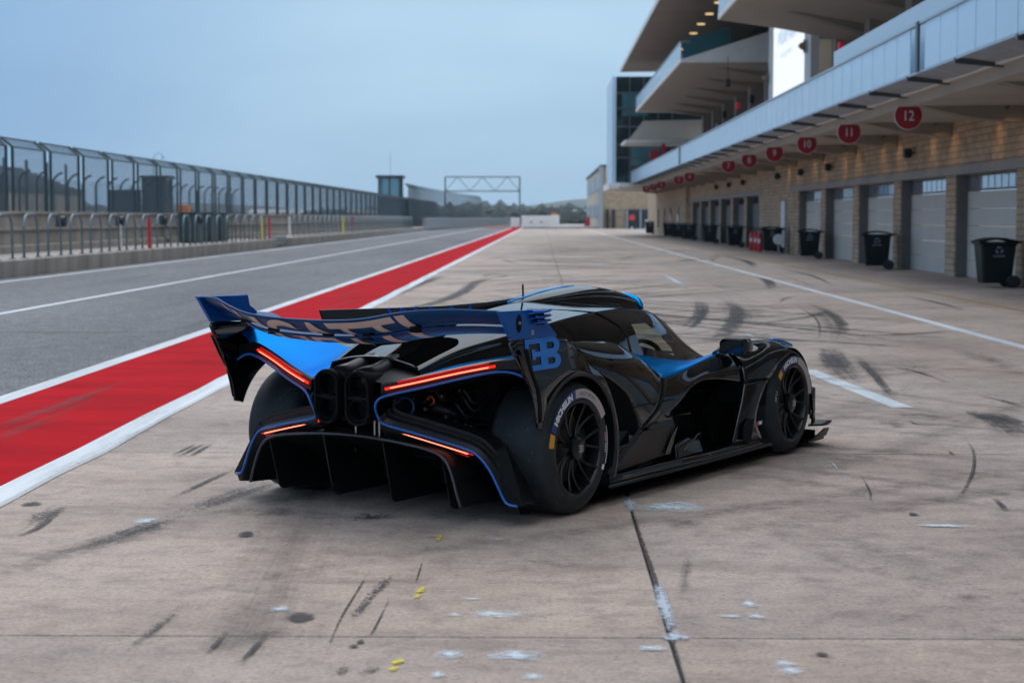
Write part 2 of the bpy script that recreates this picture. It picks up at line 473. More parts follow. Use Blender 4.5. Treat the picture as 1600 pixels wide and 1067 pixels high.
def ribbon(name, pts, width, m, parent=APRON, z=.003, px=True, n=14):
    P = [(G(*p) if px else Vector((p[0], p[1], 0))) for p in pts]
    Q = catmull(P, n)
    wds = width if isinstance(width, (list, tuple)) else [width, width]
    s = MB(); s.uv = []; rows = []
    for i, p in enumerate(Q):
        t = (Q[min(i+1, len(Q)-1)] - Q[max(i-1, 0)]); t.z = 0; t.normalize()
        nrm = Vector((-t.y, t.x, 0)); u = i/(len(Q)-1)
        wd = wds[0] + (wds[1]-wds[0])*u
        rows.append([p + nrm*wd*k/2 + Vector((0, 0, z)) for k in (-1, -.34, .34, 1)])
        s.uv += [(u, v) for v in (0, .33, .67, 1)]
    s.grid(rows)
    return s.build(name, m, parent, recalc=False)
def catmull(P, n):
    P = [Vector(p) for p in P]
    if len(P) == 2: return [P[0].lerp(P[1], i/n) for i in range(n+1)]
    out_ = []; Q = [P[0]*2-P[1]] + P + [P[-1]*2-P[-2]]
    for i in range(1, len(Q)-2):
        a, b, c, d = Q[i-1:i+3]
        for k in range(n):
            t = k/n
            out_.append(.5*((2*b)+(c-a)*t+(2*a-5*b+4*c-d)*t*t+(3*b-a-3*c+d)*t**3))
    out_.append(P[-1]); return out_
Z = [.0026]
def mark(pts, width, m, name='rubber_mark'):
    Z[0] = .0026 + (Z[0]-.0026+.00022) % .0035
    return ribbon(name, pts, width, m, z=Z[0])
# near marks
mark([(470, 745), (400, 764), (300, 800), (215, 832)], [.36, .32], M_rub)
mark([(330, 790), (200, 838), (80, 872), (-60, 925)], [.34, .30], M_rubsoft)
mark([(320, 793), (200, 836), (60, 885)], .26, M_rub)
mark([(380, 728), (310, 760), (250, 790)], .06, M_rubline)
mark([(330, 694), (282, 722)], .05, M_rubline); mark([(318, 694), (268, 720)], .05, M_rubline); mark([(306, 694), (258, 718)], .04, M_rubline)
mark([(112, 780), (60, 812), (10, 850)], [.20, .26], M_rub); mark([(98, 790), (50, 830), (0, 850)], .05, M_rubline)
mark([(310, 928), (230, 995), (135, 1070)], .075, M_rub)
mark([(300, 640), (150, 700), (60, 740)], .3, M_rubsoft)
mark([(430, 895), (400, 980), (330, 1060)], [.30, .4], M_rubfaint)
mark([(440, 985), (370, 1010), (300, 1035)], .30, M_rubsoft)
mark([(420, 990), (385, 1030), (362, 1055)], .035, M_rubline); mark([(350, 995), (310, 1040)], .03, M_rubline)
mark([(628, 885), (590, 925), (540, 985)], .09, M_rub); mark([(600, 905), (560, 960), (535, 985)], .08, M_rub)
mark([(585, 882), (555, 930), (525, 982), (488, 1075)], .014, M_rubline); mark([(660, 878), (645, 925)], .012, M_rubline)
mark([(612, 930), (585, 985), (570, 1010)], .012, M_rubline)
mark([(620, 798), (575, 812), (540, 806)], .42, M_rub); mark([(440, 795), (400, 815)], .5, M_rubsoft)
mark([(590, 1045), (560, 1075)], .10, M_rub); mark([(545, 1045), (520, 1075)], .09, M_rub)
mark([(545, 640), (440, 870), (330, 1060)], .6, M_rubfaint)
# marks behind the car
mark([(585, 480), (660, 478), (720, 458), (752, 438), (810, 427)], [.35, .42], M_rubdark)
mark([(560, 482), (640, 452), (700, 428)], [.55, .5], M_rubsoft); mark([(585, 470), (650, 445), (705, 427)], .4, M_rubdark)
mark([(545, 505), (620, 490), (690, 480)], .25, M_rubsoft)
mark([(790, 390), (850, 385), (905, 392)], .35, M_rubsoft); mark([(720, 420), (780, 402), (850, 395)], .2, M_rubsoft)
mark([(770, 400), (800, 410), (830, 415)], .3, M_rubsoft)
mark([(940, 392), (975, 398), (1010, 396)], .5, M_rubsoft); mark([(960, 405), (1000, 400)], .4, M_rubdark)
mark([(1000, 412), (1080, 406), (1120, 400), (1110, 394)], .5, M_rubsoft); mark([(1060, 408), (1100, 404)], .8, M_rubdark)
mark([(1120, 398), (1165, 408), (1180, 420)], .4, M_rubdark); mark([(1180, 428), (1200, 440), (1205, 453)], .35, M_rubdark)
mark([(1010, 448), (1100, 452), (1200, 446)], .12, M_rubsoft)
mark([(1210, 419), (1265, 430), (1312, 452)], [.20, .14], M_rubdark); mark([(1205, 424), (1250, 440), (1290, 452)], .15, M_rubsoft)
mark([(1400, 460), (1460, 472), (1515, 487)], .16, M_rubdark)
mark([(1090, 466), (1095, 490), (1068, 514)], .34, M_rubdark); mark([(1110, 468), (1092, 500), (1070, 520)], .12, M_rubline)
mark([(1130, 465), (1150, 485), (1138, 515), (1090, 545)], [.30, .4], M_rubdark)
mark([(1120, 466), (1160, 490), (1145, 520)], .9, M_rubsoft)
mark([(1235, 470), (1280, 490), (1300, 515), (1300, 535)], .35, M_rubsoft); mark([(1240, 474), (1276, 500), (1280, 540)], .05, M_rubline)
mark([(1260, 470), (1310, 500), (1310, 535)], .25, M_rubdark)
mark([(1290, 540), (1305, 565), (1335, 605)], [.42, .40], M_rubdark); mark([(1320, 548), (1360, 575), (1400, 625)], .30, M_rubsoft)
mark([(1335, 555), (1370, 590), (1405, 632)], .12, M_rubdark)
mark([(1385, 572), (1430, 580), (1490, 600)], .08, M_rubdark); mark([(1400, 576), (1450, 574)], .05, M_rubline)
mark([(1480, 545), (1540, 560), (1600, 585)], .45, M_rubsoft); mark([(1530, 617), (1570, 627), (1610, 640)], .10, M_rubdark)
mark([(1360, 640), (1450, 650), (1540, 665)], .5, M_rubsoft)
mark([(1510, 640), (1560, 655), (1610, 690)], .4, M_rubdark); mark([(1420, 655), (1440, 664), (1530, 664)], .035, M_rubline)
mark([(1380, 655), (1415, 672)], .3, M_rubsoft)
mark([(1505, 678), (1522, 705), (1523, 735), (1508, 770), (1490, 790)], .03, M_rubline)
mark([(1345, 740), (1362, 770), (1362, 790)], .02, M_rubline); mark([(1480, 703), (1495, 714)], .04, M_rubdark); mark([(1555, 777), (1580, 803)], .05, M_rubdark)
mark([(1150, 790), (1380, 870), (1620, 940)], .9, M_rubfaint); mark([(1480, 930), (1550, 945)], .3, M_rubsoft)
mark([(1040, 830), (1110, 815)], .4, M_rubsoft); mark([(1080, 860), (1065, 960)], .07, M_rubsoft)
mark([(700, 905), (900, 890), (1000, 900)], .5, M_rubfaint)
# paired sweeping tracks of cars that swung into and out of the stalls
rt = random.Random(21)
for i in range(90):
    ya = 4+102*rt.random()**1.2; xa = rt.uniform(-2.6, -.6); xb = rt.uniform(2.6, 6.4); L = rt.uniform(7, 16); flip = rt.random() < .35
    if flip: xa, xb = xb, xa
    t0 = rt.uniform(0, .35); t1 = rt.uniform(.65, 1.0); m_ = (M_rubfaint, M_rubfar, M_rubfar, M_rubsoft, M_rubdark)[rt.randrange(5)] if ya > 18 else M_rubfaint
    for off in (-.8, .8):
        pts = []
        for k in range(7):
            t = t0+(t1-t0)*k/6; sm = t*t*(3-2*t)
            pts.append((xa+(xb-xa)*sm+off*.9, ya+L*t+off*.35*(1 if xb > xa else -1), 0))
        if min(p[0] for p in pts) < -2.75 or max(p[0] for p in pts) > 9.5: continue
        Z[0] = .0026 + (Z[0]-.0026+.00022) % .0035
        ribbon('rubber_mark', pts, rt.uniform(.20, .34), m_, px=False, z=Z[0])
for i in range(34):
    a = Vector((rt.uniform(-2.4, 6.6), 15+75*rt.random()**1.4, 0)); L = rt.uniform(.8, 3.0)
    an = rt.gauss(1.2, .5); b_ = a + Vector((math.cos(an)*L, math.sin(an)*L, 0)); c_ = b_ + Vector((math.cos(an+rt.uniform(-.5, .5))*L, math.sin(an+.3)*L, 0))
    Z[0] = .0026 + (Z[0]-.0026+.00022) % .0035
    ribbon('rubber_mark', [a, b_, c_], rt.uniform(.12, .32), M_rubfar if i % 3 else M_rubsoft, px=False, z=Z[0])
for i in range(16):                                       # scuffs dragged over the red paint
    y0 = 8+70*rt.random()**1.5; x0 = rt.uniform(-4.2, -3.3); L = rt.uniform(2, 7)
    o = ribbon('scuff', [(x0, y0, 0), (x0+rt.uniform(-.15, .15), y0+L/2, 0), (x0+rt.uniform(-.25, .25), y0+L, 0)], rt.uniform(.12, .3), M_rubfaint if i % 3 else M_rubsoft, PIT, px=False, z=.0085+i*.0002)
for i in range(14):
    y0 = 20+80*rt.random(); x0 = rt.uniform(-12, -5.2); L = rt.uniform(6, 20)
    ribbon('rubber_mark', [(x0, y0, 0), (x0+rt.uniform(-.3, .3), y0+L/2, 0), (x0+rt.uniform(-.6, .6), y0+L, 0)], .3, M_rubfaint, PIT, px=False, z=.0032+i*.0002)
# paint smudges
for (x0, x1, y, wd) in ((733, 822, 966, .07), (703, 716, 967, .04), (722, 748, 942, .03), (678, 724, 1031, .075), (752, 868, 1033, .075), (1128, 1160, 968, .035),
                        (1178, 1196, 968, .05), (415, 448, 960, .06), (985, 1115, 795, .16), (1430, 1530, 823, .05), (1000, 1045, 1020, .05), (1215, 1250, 1045, .05),
                        (675, 690, 1064, .05), (815, 850, 1066, .05), (740, 765, 815, .035), (205, 240, 818, .10), (0, 18, 782, .06), (1165, 1185, 948, .075), (1225, 1260, 1055, .06), (760, 790, 846, .02)):
    mark([(x0-6, y), ((x0+x1)/2, y+1), (x1+6, y)], wd*2.3, M_chalk, 'paint_smudge')
mark([(1000, 803), (1058, 788), (1112, 801)], .06, M_chalk, 'paint_smudge')
mark([(1292, 716), (1306, 728), (1312, 737)], .02, M_chalk, 'paint_smudge')
YDOTS = ((686, 846, .021, .085), (655, 930, .020, .070), (650, 939, .016, .045), (618, 1046, .022, .045), (611, 1056, .020, .045), (707, 786, .022, .10))
for (x, y, w_, h_) in ((467, 973, 50, 17), (40, 793, 34, 8), (380, 840, 28, 10), (560, 1012, 14, 8), (548, 1020, 20, 6), (1290, 1030, 24, 7), (1430, 805, 16, 5)):
    a = G(x, y-h_/2); b_ = G(x, y+h_/2)
    mark([(x-w_/2, y), (x, y+.3), (x+w_/2, y)], (a-b_).length*1.15, M_oil, 'oil_spot')
# worn paint box line ahead of the car, and the sealed joint right of the car
mark([(1262, 578), (1335, 607), (1412, 637)], .17, paint_mat('worn_box_paint', (.72, .75, .78), .40, (1, 1, 1)), 'box_line')
mark([(1030, 425), (1085, 455)], .3, M_chalk, 'paint_smudge')
mark([(1165, 520), (1180, 528)], .2, M_chalk, 'paint_smudge')
M_crack = decal_mat('crumbled_joint', (.04, .032, .03), .95, 26, .30, .46, soft=.6)
jy = [5.4, 5.9, 6.3, 6.9, 7.6, 8.4, 9.2, 9.9]
ribbon('joint_filler', [(.474+random.uniform(-.008, .008), y, 0) for y in jy], .034, M_crack, px=False, z=.006)
M_filler = mat('white_joint_filler', (.50, .54, .60), .7, var=.25, vscale=30)
def blob(x, y, rx, ry, z, m, name):
    s = MB(); n = 14
    top = [(x+rx*math.cos(2*math.pi*i/n)*random.uniform(.7, 1.15), y+ry*math.sin(2*math.pi*i/n)*random.uniform(.6, 1.15), z) for i in range(n)]
    base = [(x+(p[0]-x)*1.03, y+(p[1]-y)*1.03, .0) for p in top]
    s.v = top+base; s.f = [tuple(range(n))] + [(i, (i+1) % n, n+(i+1) % n, n+i) for i in range(n)]
    return s.build(name, m, APRON)
M_fill2 = decal_mat('worn_joint_filler', (.50, .55, .62), .92, 24, .30, .46, (1, .7, 1), soft=.45)
ribbon('joint_filler', [(.462, 9.62, 0), (.468, 9.3, 0), (.470, 8.95, 0)], .085, M_fill2, px=False, z=.0068, n=6)
ribbon('joint_filler', [(.492, 7.42, 0), (.478, 7.0, 0), (.482, 6.7, 0), (.478, 6.15, 0)], .075, M_fill2, px=False, z=.0068, n=6)
ribbon('joint_filler', [(.44, 6.38, 0), (.49, 6.33, 0), (.55, 6.33, 0)], .16, M_fill2, px=False, z=.0071, n=6)
for (x, y, rx, ry) in YDOTS:
    p = G(x, y); ribbon('marker_dot', [(p.x-.01, p.y-ry*1.5, 0), (p.x, p.y, 0), (p.x+.012, p.y+ry*1.5, 0)], rx*2.5, M_yspot, px=False, z=.0066, n=5)
# ---------------------------------------------------------------- left: low wall, hoops, pit wall, fences
def wall_mesh(y0, y1):
    s = MB(); n = max(2, int((y1-y0)/2))
    prof = [(-13.62, -.05), (-13.60, .42), (-13.64, .445), (-16.0, .445), (-16.0, -.05)]
    s.grid([[(x, y0+(y1-y0)*i/n, z) for x, z in prof] for i in range(n+1)])
    b = len(s.v); s.v += [(x, y0, z) for x, z in prof] + [(x, y1, z) for x, z in prof]
    s.f += [(b, b+1, b+2, b+3, b+4), (b+9, b+8, b+7, b+6, b+5)]
    return s
lw = empty('low_wall', (-13.6, 20, 0)); tag(lw, 'low stained concrete wall with a walkway on top along the pit lane', 'wall')
for i, (y0, y1) in enumerate(((-20, 90), (95.5, 300))):
    o = wall_mesh(y0, y1).build('wall_section', M_kerbconc, lw); o.location = (13.6, -20, 0)
o = sheet('walkway', M_plat, -15.95, -13.75, -20, 90, .449, lw); o.location = (13.6, -20, 0)
o = sheet('walkway', M_plat, -15.95, -13.75, 95.5, 300, .449, lw); o.location = (13.6, -20, 0)
gp = empty('guard_rail', (-13.9, 92.7, 0)); tag(gp, 'short ribbed steel guard rail closing the gap in the low wall', 'guard rail')
s = MB()
for dz in (0, .22):
    s.grid([[(x, y, z+dz) for x, z in ((0, .12), (.05, .16), (.05, .20), (0, .24), (.05, .28), (.05, .32))] for y in (-2.7, 2.7)])
s.build('beam', M_rail, gp, solid=.006)
for y in (-2, 0, 2): MB().box(-.1, -.01, y-.05, y+.05, -.05, .55).build('post', M_rail, gp)
# hoops
hoop = empty('hoop_rail', (-13.85, 0, .449)); tag(hoop, 'grey steel hoop standing on the low wall beside the pit lane', 'hoop rail', 'row of steel hoops along the low wall')
s = MB(); pth = [(0, -.65, 0), (0, -.65, .75)] + [(0, -.65+.42-.42*math.cos(a), .75+.42*math.sin(a)) for a in [R(q) for q in (15, 30, 45, 60, 75, 90)]]
pth += [(0, -p[1], p[2]) for p in pth[::-1]]
s.tube(pth, .034, 8); s.build('hoop', M_galv, hoop, smooth=True)
for q in (-.65, .65): MB().box(-.08, .08, q-.08, q+.08, 0, .02).build('base_plate', M_galv, hoop)
first = True
SP = {}
for i in range(-4, 62):
    y = 45.2 + i*2.33
    if 88.5 < y < 97: continue
    if first: h_ = hoop; first = False
    else: h_ = copy_tree(hoop)
    h_.location.y = y
# poles and beacons among the hoops
def pole(y, m, col, hgt, what, x=-13.85):
    o = MB().tube([(0, 0, 0), (0, 0, hgt)], .055, 10).build(col+'_pole', m, None, smooth=False, loc=(x, y, .449))
    tag(o, what, 'pole')
pole(57.62, M_wht, 'white', 1.02, 'white marker pole among the hoops left of the red pole')
pole(61.9, M_redp, 'red', 1.06, 'red marker pole among the hoops, nearest of the red poles')
pole(86.9, M_yel, 'yellow', 1.12, 'yellow marker pole by the gap in the low wall')
pole(89.3, M_redp, 'red', 1.10, 'red marker pole beside the gap in the low wall')
pole(96.5, M_wht, 'white', 1.15, 'white marker pole on the far side of the wall gap')
pole(122.5, M_yel, 'yellow', 1.2, 'yellow marker pole among the far hoops')
pole(128.5, M_redp, 'red', 1.15, 'red marker pole among the far hoops')
for y, q in ((50.6, 'nearest the left edge of the view'), (57.7, 'above the white pole'), (64.3, 'right of the near red pole'), (71, 'farthest along the hoops')):
    e = empty('signal_beacon', (-13.78, y, 1.42)); tag(e, 'round black signal beacon on a hoop, '+q, 'beacon', 'signal beacons on the hoops')
    s = MB(); s.lathe([(-.11, .0), (-.11, .14), (-.06, .16), (.05, .16), (.06, .13), (.045, .12), (.045, 0)], 20, 'x'); s.build('housing', M_blk, e, auto=30)
    MB().box(-.2, -.08, -.14, .06, -.16, .16).build('bracket', M_dgr, e)
for i, (y, q) in enumerate(((75.2, 'left'), (78.6, 'middle'), (81.4, 'right'))):
    e = empty('equipment_cabinet', (-15.0, y, .449)); tag(e, 'dark equipment cabinet standing on the walkway behind the hoops, %s one of three' % q, 'cabinet', 'cabinets on the walkway')
    MB().box(-.4, .4, -.7, .7, .06, 1.25).build('case', M_dgr, e, bevel=.02); MB().box(-.35, .35, -.65, .65, 0, .06).build('plinth', M_blk, e)
    MB().box(-.44, .44, -.74, .74, 1.25, 1.30).build('lid', M_blk, e, bevel=.01)
# pit wall with ledges
pw = MB()
prof = [(-16.0, .2), (-16.0, .66), (-16.08, .70), (-16.22, .70), (-16.22, 1.12), (-16.12, 1.14), (-16.12, 1.22), (-16.22, 1.24), (-16.22, 1.62), (-16.12, 1.65), (-16.12, 1.73), (-16.9, 1.73), (-16.9, -.05)]
pw.grid([[(x, -20+i*4, z) for x, z in prof] for i in range(81)])
e = empty('pit_wall', (-16.2, 20, 0)); tag(e, 'stepped concrete pit wall carrying the catch fence', 'wall')
o = pw.build('wall', M_kerbconc, e); o.location = (16.2, -20, 0)
# catch fence panels
def fence_panel():
    e = empty('catch_fence_panel', (-16.5, 0, 1.73))
    tag(e, 'tall steel mesh catch fence panel with bent top on the pit wall', 'fence panel', 'catch fence panels on the pit wall')
    for y in (-1.8, 1.8):
        s = MB(); s.tube([(0, y, -.3), (0, y, 2.0), (-.36, y, 2.30)], .052, 6); s.build('post', M_fence, e)
    s = MB()
    for z, x in ((2.0, 0), (2.30, -.36)): s.tube([(x, -1.8, z), (x, 1.8, z)], .028, 5)
    s.build('top_rail', M_fence, e)
    s = MB()
    def wire(a, b, r=.005):
        s.tube([a, b], r, 4)
    for i in range(24): wire((.0, -1.78, .05+i*.081), (.0, 1.78, .05+i*.081), .007)
    for i in range(36): wire((.01, -1.75+i*.1, .02), (.01, -1.75+i*.1, 1.98))
    for i in range(36): wire((.01, -1.75+i*.1, 2.0), (-.35, -1.75+i*.1, 2.30), .0045)
    for i in range(1, 6): wire((-.06*i, -1.78, 2.0+.05*i), (-.06*i, 1.78, 2.0+.05*i), .0045)
    s.build('wire_mesh', M_wire, e)
    return e
fp = fence_panel(); fp.location.y = 47.9
for i in range(-3, 52):
    y = 56.6 + i*4.25
    if abs(y-47.9) < 1: continue
    c = copy_tree(fp); c.location.y = y
# track-side fence across the straight
M_fwire2 = M_wire
def far_panel():
    e = empty('trackside_fence_bay', (-34.5, 0, 1.0)); tag(e, 'far trackside fence bay with a curved post across the straight', 'fence panel', 'trackside fence bays across the straight')
    s = MB(); s.tube([(0, 0, -.2), (0, 0, 3.0), (.12, 0, 3.3), (.36, 0, 3.55), (.7, 0, 3.7)], .085, 6); s.build('post', M_fence, e)
    s = MB()
    for i in range(14): s.tube([(0, 0, .1+i*.24), (0, 4, .1+i*.24)], .011, 4)
    for i in range(10): s.tube([(0, .4*i, 0), (0, .4*i, 3.2)], .009, 4)
    s.build('wire_mesh', M_wire, e)
    return e
ff = far_panel(); ff.location.y = 96
for i in range(1, 26): c = copy_tree(ff); c.location.y = 96+i*4.0
e = empty('track_barrier', (-34, 90, 0)); tag(e, 'concrete barrier and steel rails across the straight', 'barrier')
o = MB().box(-34.9, -34.2, 60, 200, -.05, 1.0).build('barrier', M_kerbconc, e); o.location = (34, -90, 0)
for z in (.3, .6, .9):
    o = MB().box(-34.18, -34.08, 60, 200, z-.12, z+.10).build('rail', M_rail, e); o.location = (34, -90, 0)
# raked spectator stand far left behind the fences
st = empty('spectator_stand', (-62, 130, 0)); tag(st, 'dim raked spectator stand far behind the fences at the left', 'stand')
M_stand = mat('stand_steel', (.11, .14, .165), .7, var=.3, vscale=1.5)
s = MB()
for i in range(9): s.box(-57.5-i*.9, -56.5-i*.9, 150, 216, 0, 4.9+i*.34)
o = s.build('tier', M_stand, st); o.location = (62, -130, 0)
for i in range(9):
    o = MB().box(-56.45, -56.2, 152+i*8, 152.3+i*8, 0, 7.8).build('post', M_fence, st); o.location = (62, -130, 0)
o = MB().box(-56.48, -56.44, 150, 216, 0, 4.2).build('front_wall', M_kerbconc, st); o.location = (62, -130, 0)
o = MB().box(-56.44, -56.38, 150, 216, 4.25, 5.0).build('front_board', M_dgr, st); o.location = (62, -130, 0)
# marshal hut and orange block
def hut(name, x, y, w_, d, h_, label, glass=True, z0=0):
    e = empty(name, (x, y, z0)); tag(e, label, 'tower')
    MB().box(-w_/2, w_/2, -d/2, d/2, 0, h_*.55).build('base', M_dgr, e)
    g2 = MB().box(-w_/2*1.15, w_/2*1.15, -d/2*1.1, d/2*1.1, h_*.55, h_*.62).build('deck', M_fence, e)
    for a in (-1, 1):
        for b in (-1, 1):
            MB().box(a*w_/2-.12, a*w_/2+.12, b*d/2-.12, b*d/2+.12, h_*.62, h_*.95).build('post', M_fence, e)
    MB().box(-w_/2*.92, w_/2*.92, -d/2*.92, d/2*.92, h_*.62, h_*.94).build('cabin', M_towerglass if glass else M_dgr, e)
    MB().box(-.10, .10, -d/2-.06, -d/2+.1, h_*.62, h_*.95).build('mullion', M_fence, e)
    MB().box(-w_/2*1.3, w_/2*1.3, -d/2*1.2, d/2*1.2, h_*.95, h_).build('roof', M_fence, e)
    return e
hut('marshal_hut', -37.6, 172, 2.1, 3, 5.6, 'dark square marshal hut behind the catch fence', False)
e = empty('timing_block', (-40.3, 170, 0)); tag(e, 'dark equipment block left of the marshal hut behind the fence', 'cabin')
MB().box(-1.1, 1.1, -2, 2, 0, 4.0).build('wall', M_dgr, e); MB().box(-1.2, 1.2, -2.2, 2.2, 4.0, 4.2).build('roof', M_fence, e)
MB().box(-.5, .5, -2.06, -1.95, .1, 2.2).build('door', M_fence, e)
e = empty('orange_barrier', (-33.6, 165, 0)); tag(e, 'tall orange foam barrier block beyond the catch fence', 'barrier')
MB().box(-.55, .55, -.6, .6, .05, 2.75).build('block', M_org, e, bevel=.1); MB().box(-.5, .5, -.5, .5, 0, .06).build('base', M_blk, e)
e = empty('race_truck', (-38, 178, 0)); tag(e, 'dark red recovery vehicle beside the orange block', 'vehicle')
MB().box(-2.0, 1.2, -1, 1, .6, 1.9).build('body', mat('dark_red_paint', (.12, .02, .03), .4), e, bevel=.12)
MB().box(1.2, 2.6, -1, 1, .6, 2.4).build('cab', M_dgr, e, bevel=.15)
for x in (-1.4, 1.8):
    for y in (-1, 1): MB().lathe([(-.13, .0), (-.13, .38), (.13, .38), (.13, 0)], 16, 'y', (x, y*.95, .4)).build('wheel', M_blk, e)
# glazed tower
tw = hut('glazed_tower', -18.3, 213, 2.5, 3.2, 6.6, 'slim glazed control tower rising above the catch fence')
s = MB(); s.tube([(0, 0, 6.7), (0, 0, 9.4)], .022, 6); s.build('mast', M_galv, tw)
MB().box(-1.2, 1.2, -1.75, -1.62, 1.0, 4.1).build('front_glass', M_towerglass, tw)
s = MB(); s.tube([(-41.9, 190, 0), (-41.9, 190, 7.8), (-41.75, 190, 8.3), (-41.35, 190, 8.5), (-40.95, 190, 8.3), (-40.9, 190, 8.0)], .035, 6)
lp = empty('lamp_post', (-36.5, 190, 0)); tag(lp, 'thin curved lamp post far behind the catch fence', 'lamp post'); o = s.build('mast', M_galv, lp); o.location = (36.5, -190, 0)
o = MB().box(-41.05, -40.75, 189.8, 190.2, 7.9, 8.0).build('lamp_head', M_galv, lp); o.location = (36.5, -190, 0)
# steel screen fence and rails at the far bend
e = empty('bend_fence', (-14, 240, 0)); tag(e, 'tall mesh fence curving across the far end of the pit lane', 'fence')
pts = [(-15.5, 205), (-15.2, 222), (-14.6, 245), (-13.6, 275), (-12.4, 305), (-11.4, 330)]
Q = catmull([Vector((x, y, 0)) for x, y in pts], 8)
for i, p in enumerate(Q):
    s = MB(); s.tube([(p.x, p.y, 0), (p.x, p.y, 5.0), (p.x-.4, p.y, 5.5)], .07, 5)
    o = s.build('post', M_fence, e); o.location = (14, -240, 0)
s = MB()
for i in range(len(Q)-1):
    a, b_ = Q[i], Q[i+1]
    for k in range(34): s.tube([(a.x, a.y, .3+k*.145), (b_.x, b_.y, .3+k*.145)], .03, 4)
o = s.build('wire_mesh', M_wire, e); o.location = (14, -240, 0)
e = empty('bend_rail', (-13, 250, 0)); tag(e, 'stacked steel guard rail bending round the far end of the pit lane', 'guard rail')
QQ = catmull([Vector(p) for p in ((-13.7, 205, 0), (-13.2, 228, 0), (-12, 262, 0), (-9.8, 300, 0), (-5.5, 322, 0))], 8)
for k in range(4):
    s = MB(); s.grid([[(p.x+dx, p.y, .16+k*.34+dz) for dx, dz in ((0, 0), (.07, .06), (.07, .12), (0, .16), (.07, .2), (.07, .27), (0, .31))] for p in QQ])
    o = s.build('rail', M_rail, e, solid=.01); o.location = (13, -250, 0)
for i in range(0, len(QQ), 3):
    p = QQ[i]; o = MB().box(p.x-.2, p.x-.06, p.y-.08, p.y+.08, 0, 1.5).build('post', M_rail, e); o.location = (13, -250, 0)
# gantry over the lane end
gy = 262.0
def gx(px): return (px-VPX)*gy/F_PX
def gz(py): return CAM_H+(HOR-py)*gy/F_PX
e = empty('lane_gantry', (gx(755), gy, 0)); tag(e, 'grey steel truss gantry spanning the far end of the pit lane', 'gantry')
x0, x1, zt, zb = gx(696), gx(812), gz(277), gz(299)
def gtube(name, pts, r):
    s = MB(); s.tube([Vector(p)-Vector((gx(755), gy, 0)) for p in pts], r, 6); s.build(name, M_galv, e)
for x in (x0, x1): gtube('leg', [(x, gy, 0), (x, gy, zt)], .12)
for z in (zt, zb): gtube('chord', [(x0, gy, z), (x1, gy, z)], .10)
dx = (x1-x0)/6
for i in range(6):
    a, b_ = (zb, zt) if i % 2 == 0 else (zt, zb)
    gtube('brace', [(x0+dx*i, gy, a), (x0+dx*(i+1), gy, b_)], .05)
# concrete blocks behind the red strip
for i, (px0, px1, py0, py1, q) in enumerate(((798, 812, 341, 357, 'small left'), (815, 862, 338, 357, 'long middle'), (860, 873, 337, 357, 'orange-topped right'))):
    y = 4194/16.4; X0, X1 = (px0-VPX)*y/F_PX, (px1-VPX)*y/F_PX; z1 = CAM_H+(HOR-py0)*y/F_PX
    e = empty('barrier_block', ((X0+X1)/2, y-3*i, .05)); tag(e, '%s concrete block barring the far end of the apron' % q, 'barrier', 'blocks at the end of the apron')
    wd = (X1-X0)/2
    MB().box(-wd, wd, -.5, .5, .08, z1).build('block', M_whc, e, bevel=.08)
    MB().box(-wd*.9, wd*.9, -.45, .45, 0, .08).build('foot', M_dgr, e)
    if i == 1:
        for k in (-.35, .3): MB().box(wd*k-.13, wd*k+.13, -.53, -.45, .75, .95).build('lifting_slot', M_blk, e)
    if i == 2: MB().box(-.5, .3, -.4, .4, z1, z1+.3).build('orange_cap', M_org, e)

# ---------------------------------------------------------------- far woods, hills
M_wood = mat('bare_winter_wood', (.055, .06, .05), .95, var=.5, vscale=.04)
s = MB(); rnd = random.Random(3)
for band, (yy, n, hh) in enumerate(((520, 420, 3.2), (800, 520, 5.5), (1300, 480, 10), (2200, 380, 19))):
    for i in range(n):
        x = rnd.uniform(-.50, .12)*yy*1.05; y = yy*rnd.uniform(.9, 1.12); h_ = hh*rnd.uniform(.5, 1.1)*(.7+.3*math.sin(x*.013+band)); r_ = h_*rnd.uniform(.8, 1.6)
        for k in range(5):
            c = Vector((x+rnd.uniform(-r_, r_)*.7, y+rnd.uniform(-r_, r_)*.5, h_*rnd.uniform(.25, .8)-.3)); q = r_*rnd.uniform(.35, .6)
            b = len(s.v)
            for a in range(6):
                t = a*math.pi/3+rnd.random(); s.v.append((c.x+q*math.cos(t), c.y+q*.6*math.sin(t), c.z+rnd.uniform(-.3, .3)*q))
            s.v.append((c.x, c.y, c.z+q*rnd.uniform(.5, .9))); s.v.append((c.x, c.y, c.z-q))
            for a in range(6):
                s.f.append((b+a, b+(a+1) % 6, b+6)); s.f.append((b+(a+1) % 6, b+a, b+7))
tag(s.build('woodland', M_wood, recalc=False), 'low bare woodland along the horizon', 'woodland', kind='stuff')
s = MB(); rows = []
for j, (y, amp) in enumerate(((2600, 0), (2900, .45), (3300, 1.0), (3900, 1.0), (4600, 0))):
    rows.append([(x, y, -1+amp*(21+9*math.sin(x*.0019+1)+9*math.sin(x*.0061)+5*math.sin(x*.017))) for x in range(-3000, 1601, 60)])
s.grid(rows); tag(s.build('hills', mat('hill_scrub', (.07, .075, .06), .95, var=.4, vscale=.004), smooth=True), kind='structure')
